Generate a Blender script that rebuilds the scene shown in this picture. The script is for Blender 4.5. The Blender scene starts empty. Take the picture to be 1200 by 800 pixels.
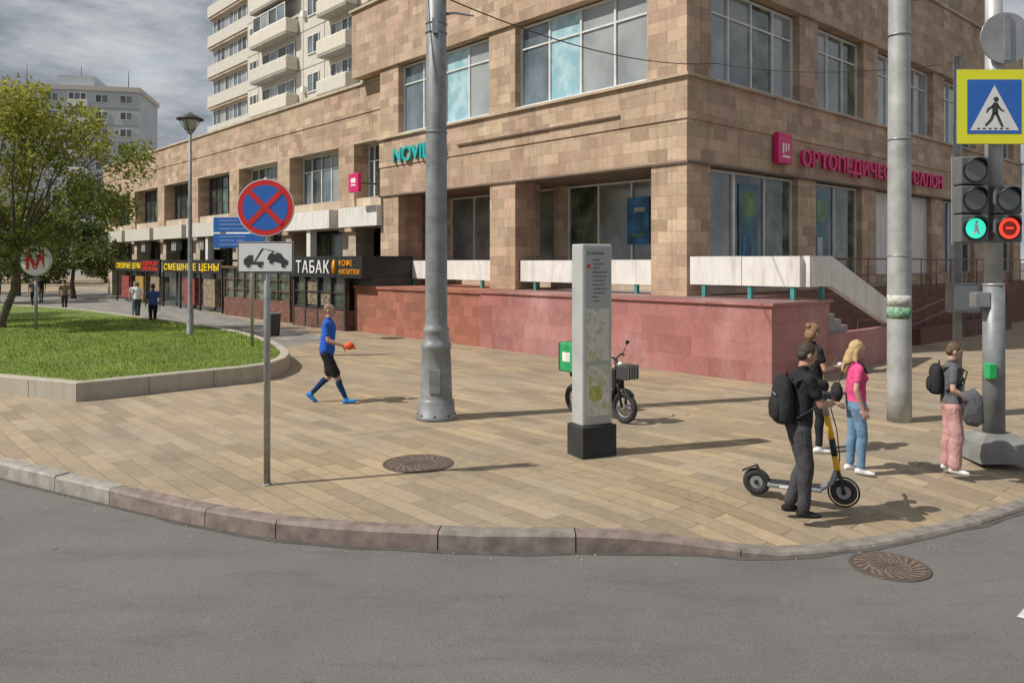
import bpy, bmesh, math, random
import numpy as np
from mathutils import Vector, Matrix, Euler, Quaternion
random.seed(7); np.random.seed(7)
sc=bpy.context.scene
COL=sc.collection
# ------------------------------------------------------------------ materials
def newmat(name):
    m=bpy.data.materials.new(name); m.use_nodes=True
    nt=m.node_tree; b=nt.nodes['Principled BSDF']; return m,nt,b
def N(nt,t,**k):
    n=nt.nodes.new(t)
    for a,v in k.items(): setattr(n,a,v)
    return n
def mixc(nt,fac,a,b,mode='MIX'):
    n=N(nt,'ShaderNodeMix',data_type='RGBA',blend_type=mode)
    for s,v in ((0,fac),(6,a),(7,b)):
        if hasattr(v,'is_linked') or hasattr(v,'links'): nt.links.new(v,n.inputs[s])
        else: n.inputs[s].default_value=v if s==0 else (*v,1)
    return n.outputs[2]
def noise(nt,vec,scale,detail=5,rough=.55):
    n=N(nt,'ShaderNodeTexNoise'); n.inputs['Scale'].default_value=scale
    n.inputs['Detail'].default_value=detail; n.inputs['Roughness'].default_value=rough
    nt.links.new(vec,n.inputs['Vector']); return n.outputs['Fac']
def ramp(nt,f,lo,hi,a=0,c=1):
    n=N(nt,'ShaderNodeMapRange'); n.inputs['From Min'].default_value=lo; n.inputs['From Max'].default_value=hi
    n.inputs['To Min'].default_value=a; n.inputs['To Max'].default_value=c
    nt.links.new(f,n.inputs['Value']); return n.outputs['Result']
def M_(nt,op,a,b=None):
    n=N(nt,'ShaderNodeMath',operation=op)
    for i,v in enumerate((a,b)):
        if v is None: continue
        if isinstance(v,(int,float)): n.inputs[i].default_value=v
        else: nt.links.new(v,n.inputs[i])
    return n.outputs[0]
def mapping(nt,vec,sc_=(1,1,1),rot=(0,0,0)):
    n=N(nt,'ShaderNodeMapping'); n.inputs['Scale'].default_value=sc_; n.inputs['Rotation'].default_value=rot
    nt.links.new(vec,n.inputs['Vector']); return n.outputs['Vector']
def bump(nt,b,h,strength=.3,dist=.02):
    n=N(nt,'ShaderNodeBump'); n.inputs['Strength'].default_value=strength; n.inputs['Distance'].default_value=dist
    nt.links.new(h,n.inputs['Height']); nt.links.new(n.outputs['Normal'],b.inputs['Normal'])
def mat(name,col,rough=.6,metal=0,var=.25,scale=3,bs=.15,emit=None,estr=0,spec=.5,coat=0):
    m,nt,b=newmat(name)
    tc=N(nt,'ShaderNodeTexCoord').outputs['Object']
    f=noise(nt,tc,scale,6)
    dark=tuple(c*(1-var) for c in col); lite=tuple(min(1,c*(1+var*.6)) for c in col)
    nt.links.new(mixc(nt,ramp(nt,f,.3,.7),dark,lite),b.inputs['Base Color'])
    b.inputs['Roughness'].default_value=rough; b.inputs['Metallic'].default_value=metal
    b.inputs['Specular IOR Level'].default_value=spec; b.inputs['Coat Weight'].default_value=coat
    if bs: bump(nt,b,noise(nt,tc,scale*9,4),bs,.01)
    if emit: b.inputs['Emission Color'].default_value=(*emit,1); b.inputs['Emission Strength'].default_value=estr
    return m
def streaky(name,col,dirt,amt=.6,rough=.7):
    m,nt,b=newmat(name); tc=N(nt,'ShaderNodeTexCoord').outputs['Object']
    f=noise(nt,mapping(nt,tc,(3,3,.35)),1.6,7,.65)
    c=mixc(nt,ramp(nt,f,.48,.72,0,amt),col,dirt); c=mixc(nt,ramp(nt,noise(nt,tc,3,6),.3,.9),c,tuple(x*.8 for x in col))
    nt.links.new(c,b.inputs['Base Color']); b.inputs['Roughness'].default_value=rough
    bump(nt,b,noise(nt,tc,18,4),.25,.01); return m
def wallcoord(nt):
    tc=N(nt,'ShaderNodeTexCoord').outputs['Object']
    s=N(nt,'ShaderNodeSeparateXYZ'); nt.links.new(tc,s.inputs[0])
    c=N(nt,'ShaderNodeCombineXYZ'); nt.links.new(M_(nt,'ADD',s.outputs[0],s.outputs[1]),c.inputs[0]); nt.links.new(s.outputs[2],c.inputs[1])
    return tc,c.outputs[0]
def brickmat(name,c1,c2,mortar,bw,bh,msize=.008,stain=(.2,.13,.09),stainamt=.5,rough=.8,vec='wall',rot=0,bumpd=.012,pink=None,off=.5,pscale=.35,gmin=.8,gmax=1.16,tile=.2,streak=.0,ptile=0):
    m,nt,b=newmat(name)
    tc,wc=wallcoord(nt)
    if vec!='wall': wc=mapping(nt,tc,rot=(0,0,rot))
    br=N(nt,'ShaderNodeTexBrick'); nt.links.new(wc,br.inputs['Vector'])
    br.offset=off
    br.inputs['Color1'].default_value=(*c1,1); br.inputs['Color2'].default_value=(*c2,1); br.inputs['Mortar'].default_value=(*mortar,1)
    br.inputs['Scale'].default_value=1; br.inputs['Mortar Size'].default_value=msize; br.inputs['Mortar Smooth'].default_value=.3
    br.inputs['Brick Width'].default_value=bw; br.inputs['Row Height'].default_value=bh; br.inputs['Bias'].default_value=-.1
    col=br.outputs['Color']
    # one random value per stone
    sp=N(nt,'ShaderNodeSeparateXYZ'); nt.links.new(wc,sp.inputs[0])
    row=M_(nt,'FLOOR',M_(nt,'DIVIDE',sp.outputs[1],bh))
    ev=M_(nt,'SUBTRACT',1,M_(nt,'FLOORED_MODULO',row,2))
    cl=M_(nt,'FLOOR',M_(nt,'ADD',M_(nt,'DIVIDE',sp.outputs[0],bw),M_(nt,'MULTIPLY',ev,off)))
    cv=N(nt,'ShaderNodeCombineXYZ'); nt.links.new(cl,cv.inputs[0]); nt.links.new(row,cv.inputs[1])
    wn=N(nt,'ShaderNodeTexWhiteNoise',noise_dimensions='3D'); nt.links.new(cv.outputs[0],wn.inputs['Vector'])
    cv2=N(nt,'ShaderNodeCombineXYZ'); nt.links.new(cl,cv2.inputs[1]); nt.links.new(row,cv2.inputs[0]); cv2.inputs[2].default_value=3.7
    wn2=N(nt,'ShaderNodeTexWhiteNoise',noise_dimensions='3D'); nt.links.new(cv2.outputs[0],wn2.inputs['Vector'])
    if pink:
        pf=ramp(nt,noise(nt,tc,pscale,4),.42,.62,0,.55)
        if ptile: pf=M_(nt,'ADD',pf,ramp(nt,wn2.outputs['Value'],.72,.95,0,ptile))
        col=mixc(nt,pf,col,pink)
    f1=noise(nt,mapping(nt,tc,(1,1,.45)) if vec=='wall' else tc,.7,8,.68)
    col=mixc(nt,ramp(nt,f1,.46,.70,0,stainamt),col,stain)
    if streak:
        f3=noise(nt,mapping(nt,tc,(2.6,2.6,.22)),1.3,8,.7)
        col=mixc(nt,ramp(nt,f3,.52,.74,0,streak),col,tuple(s*.6 for s in stain))
        f4=noise(nt,mapping(nt,tc,(.25,.25,2.2)),1.1,7,.7)
        col=mixc(nt,ramp(nt,f4,.55,.75,0,streak*.7),col,tuple(s*.75 for s in stain))
    f2=noise(nt,tc,9,8,.7)
    g=M_(nt,'MULTIPLY',ramp(nt,f2,.25,.75,gmin,gmax),ramp(nt,wn.outputs['Value'],0,1,1-tile,1+tile*.6))
    cc=N(nt,'ShaderNodeCombineColor')
    for i in range(3): nt.links.new(g,cc.inputs[i])
    col=mixc(nt,1.0,col,cc.outputs[0],'MULTIPLY')
    nt.links.new(col,b.inputs['Base Color']); b.inputs['Roughness'].default_value=rough
    bump(nt,b,M_(nt,'ADD',M_(nt,'SUBTRACT',f2,br.outputs['Fac']),M_(nt,'MULTIPLY',wn2.outputs['Value'],.35)),.5,bumpd)
    return m
def glassmat(name,c1,c2,rough=.06,scale=.5,spec=.9):
    m,nt,b=newmat(name)
    tc=N(nt,'ShaderNodeTexCoord').outputs['Object']
    f=noise(nt,tc,scale,5)
    nt.links.new(mixc(nt,ramp(nt,f,.4,.62),c1,c2),b.inputs['Base Color'])
    b.inputs['Roughness'].default_value=rough; b.inputs['Specular IOR Level'].default_value=spec
    b.inputs['IOR'].default_value=1.6
    bump(nt,b,noise(nt,tc,1.3,2),.05,.02)
    return m
STONE=brickmat('travertine',(.55,.42,.29),(.42,.30,.20),(.24,.17,.12),.62,.31,.005,(.30,.185,.12),.62,pink=(.50,.33,.25),bumpd=.008,tile=.24,streak=.5,ptile=.3)
STONE2=brickmat('travertine_pale',(.58,.48,.36),(.45,.36,.27),(.30,.24,.18),.6,.31,.005,(.30,.21,.14),.5,bumpd=.008,tile=.18,streak=.4)
PINK=brickmat('rose_granite',(.40,.165,.155),(.32,.125,.115),(.22,.12,.11),.95,.43,.004,(.54,.35,.32),.6,.6,gmin=.82,bumpd=.006,tile=.16,streak=.0,pink=(.30,.11,.10),pscale=.5)
REDT=brickmat('red_tile',(.40,.15,.095),(.31,.11,.07),(.18,.10,.075),.45,.3,.007,(.22,.11,.08),.55,streak=.3)
BROWNW=brickmat('brown_tile',(.20,.085,.06),(.15,.07,.05),(.09,.05,.04),.4,.2,.01,(.12,.07,.05),.5)
A_ROT=math.atan2(.744,-.668)
PAVE=brickmat('paving_tan',(.385,.29,.175),(.31,.24,.155),(.12,.095,.07),1.0,.24,.006,(.215,.18,.135),.6,.75,vec='w',rot=-A_ROT,bumpd=.004,pink=(.325,.27,.205),off=.37,pscale=.22,gmin=.82,gmax=1.14,tile=.2,ptile=.35)
PAVEG=brickmat('paving_grey',(.27,.255,.23),(.21,.20,.185),(.10,.095,.09),.6,.30,.008,(.16,.15,.13),.4,.8,vec='w',rot=-A_ROT,bumpd=.006)
def asphalt():
    m,nt,b=newmat('asphalt'); tc=N(nt,'ShaderNodeTexCoord').outputs['Object']
    big=noise(nt,tc,.35,7,.6); fine=noise(nt,tc,60,3,.7); mid=noise(nt,mapping(nt,tc,(.6,2.2,1),(0,0,.1)),1.1,8,.7)
    c=mixc(nt,ramp(nt,big,.35,.65),(.122,.115,.109),(.160,.150,.140))
    c=mixc(nt,ramp(nt,mid,.5,.72,0,.75),c,(.092,.087,.083))
    c=mixc(nt,ramp(nt,noise(nt,tc,2.6,6,.7),.56,.74,0,.6),c,(.175,.165,.152))
    v=N(nt,'ShaderNodeTexVoronoi'); v.inputs['Scale'].default_value=85; nt.links.new(tc,v.inputs['Vector'])
    c=mixc(nt,ramp(nt,v.outputs['Distance'],.32,.05),c,(.23,.215,.20))
    c=mixc(nt,ramp(nt,fine,.52,.7),c,(.075,.073,.072))
    c=mixc(nt,ramp(nt,noise(nt,tc,5.5,3,.5),.72,.78),c,(.07,.067,.065))
    nt.links.new(c,b.inputs['Base Color']); b.inputs['Roughness'].default_value=.85
    bump(nt,b,fine,.6,.008); return m
ASPH=asphalt()
KERB=mat('granite_kerb',(.235,.205,.18),.75,var=.4,scale=6,bs=.3)
KERBP=mat('granite_kerb_pink',(.23,.18,.155),.75,var=.4,scale=6,bs=.3)
KERBL=mat('granite_kerb_pale',(.33,.30,.265),.75,var=.35,scale=6,bs=.3)
LIME=streaky('limestone_border',(.42,.385,.31),(.22,.19,.15),.6,.8)
WHITE=streaky('white_plaster',(.76,.74,.70),(.38,.31,.24),.7)
CREAM=streaky('cream_panel',(.60,.575,.51),(.42,.38,.31),.5)
CREAM2=streaky('cream_balcony',(.66,.625,.53),(.42,.37,.29),.5)
PANELB=mat('blue_white_panel',(.50,.55,.59),.8,var=.12,scale=.3)
FRAME=mat('white_frame',(.66,.66,.64),.5,var=.15)
DFRAME=mat('dark_frame',(.05,.05,.05),.5)
BFRAME=mat('brown_metal',(.13,.075,.05),.5)
TEAL=mat('teal_paint',(.06,.28,.27),.5)
GL_SKY=glassmat('glass_sky',(.07,.095,.11),(.17,.22,.25))
GL_CUR=glassmat('glass_curtain',(.26,.46,.52),(.44,.62,.66),scale=2.5)
GL_GREY=glassmat('glass_blind',(.22,.24,.25),(.36,.38,.38))
GL_DARK=glassmat('glass_dark',(.018,.024,.028),(.07,.085,.075),scale=1.1)
GL_TREES=glassmat('glass_tree_reflection',(.025,.05,.03),(.16,.19,.13),scale=1.6)  # greenish mottling: reflection of trees put into the pane colour
GL_DIM=glassmat('glass_dim',(.12,.14,.135),(.23,.25,.24),rough=.12,scale=.9)
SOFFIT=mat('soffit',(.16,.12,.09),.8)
CONC=mat('concrete',(.33,.32,.30),.85,var=.25,scale=4,bs=.3)
POLE=mat('pole_grey',(.24,.25,.255),.5,.2,var=.35,scale=4,bs=.12)
POLEL=mat('pole_light',(.42,.43,.42),.5,.2,var=.3,scale=3,bs=.1)
GALV=mat('galvanised',(.36,.37,.37),.4,.6,var=.2,scale=8)
BLACK=mat('black_plastic',(.018,.018,.02),.45,var=.3)
BLACKM=mat('black_matte',(.03,.03,.032),.8,var=.3)
RED=mat('sign_red',(.68,.03,.025),.4,var=.06,bs=0)
BLUE=mat('sign_blue',(.03,.15,.52),.4,var=.06,bs=0)
SIGNW=mat('sign_white',(.78,.78,.76),.4,var=.05,bs=0)
YELL=mat('sign_yellow',(.84,.84,.03),.4,var=.04,bs=0)
ORANGE=mat('sign_orange',(.85,.36,.02),.4,var=.05,bs=0)
SGYEL=mat('letters_yellow',(.85,.62,.02),.4,var=.05,bs=0,emit=(.9,.6,.02),estr=.15)
MAG=mat('magenta',(.66,.015,.15),.4,var=.05,bs=0)
TURQ=mat('letters_turquoise',(.02,.42,.42),.4,var=.05,bs=0)
BARK=mat('bark',(.13,.10,.075),.9,var=.4,scale=8,bs=.6)
def grassmat():
    m,nt,b=newmat('grass'); tc=N(nt,'ShaderNodeTexCoord').outputs['Object']
    c=mixc(nt,ramp(nt,noise(nt,tc,.5,6),.35,.65),(.10,.165,.02),(.20,.27,.035))
    c=mixc(nt,ramp(nt,noise(nt,tc,14,4),.4,.7),c,(.07,.11,.016))
    nt.links.new(c,b.inputs['Base Color']); b.inputs['Roughness'].default_value=.9
    bump(nt,b,noise(nt,tc,40,3),.8,.03); return m
GRASS=grassmat()
def leafmat(name,c):
    m,nt,b=newmat(name); tc=N(nt,'ShaderNodeTexCoord').outputs['Object']
    col=mixc(nt,ramp(nt,noise(nt,tc,1.2,3),.35,.65),tuple(x*.75 for x in c),tuple(x*1.25 for x in c))
    nt.links.new(col,b.inputs['Base Color']); b.inputs['Roughness'].default_value=.6
    tr=N(nt,'ShaderNodeBsdfTranslucent'); nt.links.new(col,tr.inputs['Color'])
    mx=N(nt,'ShaderNodeMixShader'); mx.inputs[0].default_value=.4
    nt.links.new(b.outputs[0],mx.inputs[1]); nt.links.new(tr.outputs[0],mx.inputs[2])
    nt.links.new(mx.outputs[0],nt.nodes['Material Output'].inputs['Surface']); return m
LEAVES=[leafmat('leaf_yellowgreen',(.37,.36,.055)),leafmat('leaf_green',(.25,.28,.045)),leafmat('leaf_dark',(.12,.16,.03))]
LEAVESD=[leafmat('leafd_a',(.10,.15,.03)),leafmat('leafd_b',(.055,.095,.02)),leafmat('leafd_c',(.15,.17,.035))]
# ------------------------------------------------------------------ mesh builder
class MB:
    def __init__(s): s.bm=bmesh.new(); s.mats=[]
    def mi(s,m):
        if m not in s.mats: s.mats.append(m)
        return s.mats.index(m)
    def faces(s,vs,fs,m,smooth=False):
        k=s.mi(m); bv=[s.bm.verts.new(v) for v in vs]; out=[]
        for f in fs:
            try:
                F=s.bm.faces.new([bv[i] for i in f]); F.material_index=k; F.smooth=smooth; out.append(F)
            except ValueError: pass
        return bv,out
    def box(s,x0,x1,y0,y1,z0,z1,m,bev=0,R=None):
        x0,x1=min(x0,x1),max(x0,x1); y0,y1=min(y0,y1),max(y0,y1); z0,z1=min(z0,z1),max(z0,z1)
        vs=[Vector(p) for p in((x0,y0,z0),(x1,y0,z0),(x1,y1,z0),(x0,y1,z0),(x0,y0,z1),(x1,y0,z1),(x1,y1,z1),(x0,y1,z1))]
        if R is not None: vs=[R@v for v in vs]
        bv,f=s.faces(vs,((0,3,2,1),(4,5,6,7),(0,1,5,4),(1,2,6,5),(2,3,7,6),(3,0,4,7)),m)
        if bev:
            es=list({e for F in f for e in F.edges})
            r=bmesh.ops.bevel(s.bm,geom=es,offset=bev,segments=2,affect='EDGES',profile=.5)
            for F in r['faces']: F.material_index=s.mi(m)
    def tube(s,pts,rad,m,n=12,ref=None,smooth=True):
        pts=[Vector(p) for p in pts]; k=len(pts); vs=[]
        ref=Vector(ref) if ref else None
        for i,p in enumerate(pts):
            t=(pts[min(i+1,k-1)]-pts[max(i-1,0)]).normalized()
            rf=ref if ref else (Vector((0,0,1)) if abs(t.z)<.9 else Vector((1,0,0)))
            e1=(rf-t*rf.dot(t)).normalized(); e2=t.cross(e1)
            r=rad[i]; r1,r2=(r,r) if not isinstance(r,(tuple,list)) else r
            for j in range(n):
                a=2*math.pi*j/n; vs.append(p+e1*(r1*math.cos(a))+e2*(r2*math.sin(a)))
        fs=[]
        for i in range(k-1):
            for j in range(n):
                a=i*n+j; b=i*n+(j+1)%n; fs.append((a,b,b+n,a+n))
        bv,f=s.faces(vs,fs,m,smooth)
        km=s.mi(m)
        for ring in (list(reversed(bv[:n])),bv[-n:]):
            F=s.bm.faces.new(ring); F.material_index=km
    def cyl(s,p0,p1,r0,r1,m,n=20): s.tube([p0,p1],[r0,r1],m,n)
    def sph(s,c,r,m,R=None,sub=2):
        if not isinstance(r,(tuple,list)): r=(r,r,r)
        M=Matrix.Translation(Vector(c))@(R.to_4x4() if R is not None else Matrix.Identity(4))@Matrix.Diagonal((*r,1))
        g=bmesh.ops.create_icosphere(s.bm,subdivisions=sub,radius=1,matrix=M)
        k=s.mi(m)
        for f in {f for v in g['verts'] for f in v.link_faces}: f.material_index=k; f.smooth=True
    def torus(s,c,axis,R,r,m,n=28,k=10,flat=1):
        c=Vector(c); ax=Vector(axis).normalized(); rf=Vector((0,0,1)) if abs(ax.z)<.9 else Vector((1,0,0))
        e1=(rf-ax*rf.dot(ax)).normalized(); e2=ax.cross(e1); vs=[];fs=[]
        for i in range(n):
            a=2*math.pi*i/n; d=e1*math.cos(a)+e2*math.sin(a)
            for j in range(k):
                b=2*math.pi*j/k; vs.append(c+d*(R+r*math.cos(b))+ax*(r*flat*math.sin(b)))
        for i in range(n):
            for j in range(k): fs.append((i*k+j,((i+1)%n)*k+j,((i+1)%n)*k+(j+1)%k,i*k+(j+1)%k))
        s.faces(vs,fs,m,True)
    def poly(s,pts,m): return s.faces([Vector(p) for p in pts],[tuple(range(len(pts)))],m)
    def disc(s,cx,y,cz,r,m,n=40):
        s.poly([(cx+r*math.cos(2*math.pi*i/n),y,cz+r*math.sin(2*math.pi*i/n)) for i in range(n)],m)
    def obj(s,name,parent=None,loc=(0,0,0),rot=(0,0,0),recalc=False):
        if recalc: bmesh.ops.recalc_face_normals(s.bm,faces=s.bm.faces)
        me=bpy.data.meshes.new(name); s.bm.to_mesh(me); s.bm.free()
        for m in s.mats: me.materials.append(m)
        o=bpy.data.objects.new(name,me); COL.objects.link(o); o.location=loc; o.rotation_euler=rot
        if parent: o.parent=parent
        return o
def empty(name,loc=(0,0,0),rotz=0):
    o=bpy.data.objects.new(name,None); COL.objects.link(o); o.location=loc; o.rotation_euler=(0,0,rotz); o.empty_display_size=.3; return o
def text(name,body,parent,loc,rot,size,m,ext=.01,width=None,align='LEFT',bold=.0,off=0,sp=1.0):
    c=bpy.data.curves.new(name,'FONT'); c.body=body; c.size=size; c.extrude=ext; c.align_x=align; c.offset=off; c.space_character=sp
    c.materials.append(m); o=bpy.data.objects.new(name,c); COL.objects.link(o)
    o.parent=parent; o.location=loc; o.rotation_euler=rot
    if width:
        bpy.context.view_layer.update()
        w=o.dimensions.x
        if w>0: o.scale=(width/w,1,1)
    return o
RF=(math.pi/2,0,0); LF=(math.pi/2,0,-math.pi/2)
# ------------------------------------------------------------------ world, sun, camera
EL=math.radians(48); toS=Vector((-.95,-.30,0)).normalized()*math.cos(EL)+Vector((0,0,math.sin(EL)))
w=bpy.data.worlds.new('World'); sc.world=w; w.use_nodes=True; nt=w.node_tree
bg=nt.nodes['Background']; bg.inputs['Strength'].default_value=.15
sky=N(nt,'ShaderNodeTexSky',sky_type='NISHITA'); sky.sun_disc=False; sky.sun_elevation=EL; sky.sun_rotation=math.atan2(-.95,-.30)%(2*math.pi)
sky.altitude=150; sky.dust_density=1.5
tc=N(nt,'ShaderNodeTexCoord').outputs['Generated']
f=noise(nt,mapping(nt,tc,(1.6,1.6,5)),1.5,9,.58)
f2=noise(nt,mapping(nt,tc,(2,2,6)),2.9,10,.62)
cl=mixc(nt,ramp(nt,f2,.38,.64),(1.65,1.85,2.15),(3.7,3.85,4.05))
nt.links.new(mixc(nt,ramp(nt,f,.22,.42,.25,1),sky.outputs['Color'],cl),bg.inputs['Color'])
L=bpy.data.lights.new('sun','SUN'); L.energy=4.6; L.angle=math.radians(.6); L.color=(1,.95,.87)
so=bpy.data.objects.new('sun',L); COL.objects.link(so); so.rotation_euler=(-toS).to_track_quat('-Z','Y').to_euler()
so.location=(-20,-10,30)
cam=bpy.data.cameras.new('camera'); co=bpy.data.objects.new('camera',cam); COL.objects.link(co); sc.camera=co
co.location=(0,0,2.6); co.rotation_euler=(math.pi/2,0,0); cam.sensor_width=36; cam.lens=27.4; cam.shift_y=-.0775; cam.clip_end=5000; cam.clip_start=.1
sc.view_settings.view_transform='Standard'; sc.view_settings.look='None'; sc.view_settings.exposure=0
# ------------------------------------------------------------------ ground
RZ=-.18
b=MB(); b.poly([(-2000,-2000,RZ),(2000,-2000,RZ),(2000,2000,RZ),(-2000,2000,RZ)],ASPH); b.obj('road')
ctrl=[(-75,50),(-45,32.5),(-25,21),(-14,14.6),(-9.9,11.95),(-6.61,10.06),(-4.97,9.13),(-3.23,8.19),(-1.94,7.71),(-.29,7.47),(1.44,7.44),(2.52,7.35),(3.9,7.75),(5.7,8.7),(7.4,10.1),(9.6,12.1),(14,16.2),(30,31),(60,58)]
def catmull(P,step=.35):
    out=[]
    for i in range(len(P)-1):
        p0=Vector(P[max(i-1,0)]);p1=Vector(P[i]);p2=Vector(P[i+1]);p3=Vector(P[min(i+2,len(P)-1)])
        n=max(2,int((p2-p1).length/step))
        for k in range(n):
            t=k/n; a=2*p1+(p2-p0)*t+(2*p0-5*p1+4*p2-p3)*t*t+(3*p1-p0-3*p2+p3)*t**3; out.append(a*.5)
    out.append(Vector(P[-1])); return out
edge=catmull(ctrl)
def ramp_z(x):
    if x<.9: return 0
    if x<2.6: return -.155*(x-.9)/1.7
    if x<8: return -.155
    if x<10: return -.155*(10-x)/2
    return 0
def offs(P,d):
    out=[]
    for i,p in enumerate(P):
        t=(P[min(i+1,len(P)-1)]-P[max(i-1,0)]).normalized(); out.append(p+Vector((-t.y,t.x))*d)
    return out
KW=.19
inner=offs(edge,KW); inner2=offs(edge,1.6)
b=MB()
for i in range(len(edge)-1):
    b.poly([(inner[i].x,inner[i].y,ramp_z(edge[i].x)),(inner[i+1].x,inner[i+1].y,ramp_z(edge[i+1].x)),(inner2[i+1].x,inner2[i+1].y,0),(inner2[i].x,inner2[i].y,0)],PAVE)
pl=[(p.x,p.y,0) for p in inner2]+[(60,220,0),(-160,220,0),(-75,53,0)]
b.poly(pl,PAVE)
bmesh.ops.remove_doubles(b.bm,verts=b.bm.verts,dist=.0005)
b.obj('sidewalk')
b=MB(); tot=0; seg=[edge[0]]; stones=[]; lim=1.3
for p,q in zip(edge[:-1],edge[1:]):
    L_=(q-p).length; tot+=L_; seg.append(q)
    if tot>lim: stones.append(seg); seg=[q]; tot=0; lim=random.choice([.9,1.3,1.3])
for k,sg in enumerate(stones):
    if sg[0].y>60: continue
    pin=offs(sg,KW); m=random.choice([KERB,KERBP,KERBP]) if sg[0].x>-5.5 else random.choice([KERBL,KERBL,KERB])
    n=len(sg); dz=random.uniform(-.008,.008)
    def shrink(P):
        P=[p.copy() for p in P]; d=(P[1]-P[0]).normalized()*.007; P[0]+=d; d=(P[-1]-P[-2]).normalized()*.007; P[-1]-=d; return P
    so_=shrink(sg); si=shrink(pin); vs=[]; fs=[]
    ch=.025
    for j in range(n):
        z=ramp_z(sg[j].x)+.006+dz+random.uniform(-.002,.002)
        o=so_[j]; i_=si[j]; v=(i_-o).normalized(); c2=ch+random.uniform(-.006,.008)
        vs+=[(o.x,o.y,RZ-.02),(o.x+v.x*.006,o.y+v.y*.006,z-c2),(o.x+v.x*c2,o.y+v.y*c2,z),(i_.x,i_.y,z),(i_.x,i_.y,RZ-.02)]
    for j in range(n-1):
        for a in range(4): fs.append((j*5+a,(j+1)*5+a,(j+1)*5+a+1,j*5+a+1))
    fs.append((0,1,2,3,4)); fs.append(tuple((n-1)*5+a for a in (4,3,2,1,0)))
    b.faces([Vector(v) for v in vs],fs,m)
b.obj('kerb',recalc=True)
GUT=mat('gutter_asphalt',(.085,.078,.07),.9,var=.3,scale=5,bs=.4)
b=MB(); go=offs(edge,-.06); go=[Vector((p.x+random.uniform(-.03,.03),p.y+random.uniform(-.03,.03))) for p in go]
for i in range(len(edge)-1):
    if edge[i].y<40:
        b.poly([(go[i].x,go[i].y,RZ+.004),(go[i+1].x,go[i+1].y,RZ+.004),(edge[i+1].x,edge[i+1].y,RZ+.004),(edge[i].x,edge[i].y,RZ+.004)],GUT)
b.obj('gutter')
# litter of dry leaves and grit by the kerb
LT=[mat('litter_a',(.30,.21,.09),.9),mat('litter_b',(.16,.12,.08),.9),mat('litter_c',(.45,.43,.40),.9)]
b=MB()
near=[p for p in edge if -8<p.x<8 and p.y<12]
for k in range(300):
    i=random.randrange(len(near)-1); p=near[i].lerp(near[i+1],random.random()); t=(near[i+1]-near[i]).normalized(); nn=Vector((-t.y,t.x))
    if random.random()<.75: c=p-nn*abs(random.gauss(0,.16))-nn*.02; z=RZ+.010
    else: c=p+nn*random.uniform(1.7,5.5); z=.006
    r=random.uniform(.006,.016); a=random.uniform(0,6.28)
    b.poly([(c.x+r*math.cos(a+q*1.57)*(1 if q%2 else .5),c.y+r*math.sin(a+q*1.57)*(1 if q%2 else .5),z+random.uniform(0,.004)) for q in range(4)],random.choice(LT))
b.obj('leaf_litter')
b=MB(); PNT=mat('road_paint',(.62,.61,.58),.7,var=.3,scale=12)
for k in range(4):
    x=3.95+k*1.0; y=6.1-k*.55
    b.poly([(x,y,RZ+.008),(x+.42,y+.4,RZ+.008),(x+3.4,y-2.4,RZ+.008),(x+3.0,y-2.8,RZ+.008)],PNT)
b.obj('zebra_crossing')
b=MB(); b.poly([(-6.2,26.6,.004),(-7.2,22.8,.004),(-13.3,30.8,.004),(-23.4,40.5,.004),(-40,50,.004),(-40,74,.004),(-29,60,.004)],PAVEG); b.obj('pavement')
# ------------------------------------------------------------------ grass bed
bed=[(-8.1,14.5),(-5.75,16.7),(-5.35,17.6),(-5.5,19.3),(-6.9,22.4),(-9.5,26.2),(-13.3,30.2),(-23.4,39.3),(-36,45),(-36,31),(-20,20.5),(-13,16.6)]
def closed(P):
    out=[]; n=len(P)
    for i in range(n):
        p0,p1,p2,p3=[Vector(P[(i+k-1)%n]) for k in range(4)]
        m=max(2,int((p2-p1).length/.6))
        for k in range(m):
            t=k/m
            if i in (0,n-1): out.append(p1.lerp(p2,t))
            else: out.append(.5*(2*p1+(p2-p0)*t+(2*p0-5*p1+4*p2-p3)*t*t+(3*p1-p0-3*p2+p3)*t**3))
    return out
bd=closed(bed)
def offc(P,d):
    n=len(P); out=[]
    for i in range(n):
        t=(P[(i+1)%n]-P[i-1]).normalized(); out.append(P[i]+Vector((-t.y,t.x))*d)
    return out
bi=offc(bd,.22); n=len(bd)
b=MB(); vs=[];fs=[]
for o,i_ in zip(bd,bi): vs+=[(o.x,o.y,-.01),(o.x,o.y,.34),(o.x+(i_.x-o.x)*.1,o.y+(i_.y-o.y)*.1,.36),(i_.x,i_.y,.36),(i_.x,i_.y,.2)]
for j in range(n):
    k=(j+1)%n
    for a in range(4): fs.append((j*5+a,k*5+a,k*5+a+1,j*5+a+1))
b.faces([Vector(v) for v in vs],fs,LIME)
JNT=mat('joint_dark',(.12,.10,.08),.9)
for j in range(0,n,2):
    o=bd[j];i_=bi[j];t=(bd[(j+1)%n]-o).normalized()*.006; nn=(o-i_).normalized()*.003
    b.faces([Vector((o.x+nn.x-t.x,o.y+nn.y-t.y,0)),Vector((o.x+nn.x+t.x,o.y+nn.y+t.y,0)),Vector((o.x+nn.x+t.x,o.y+nn.y+t.y,.34)),Vector((o.x+nn.x-t.x,o.y+nn.y-t.y,.34))],[(0,1,2,3)],JNT)
b.obj('stone_border',recalc=True)
lawn=empty('lawn')
b=MB(); b.poly([(p.x,p.y,.33) for p in bi],GRASS); b.obj('turf',lawn)
def inpoly(x,y,P):
    c=False; n=len(P); j=n-1
    for i in range(n):
        if (P[i].y>y)!=(P[j].y>y) and x<(P[j].x-P[i].x)*(y-P[i].y)/(P[j].y-P[i].y)+P[i].x: c=not c
        j=i
    return c
vs=[];fs=[]
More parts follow.
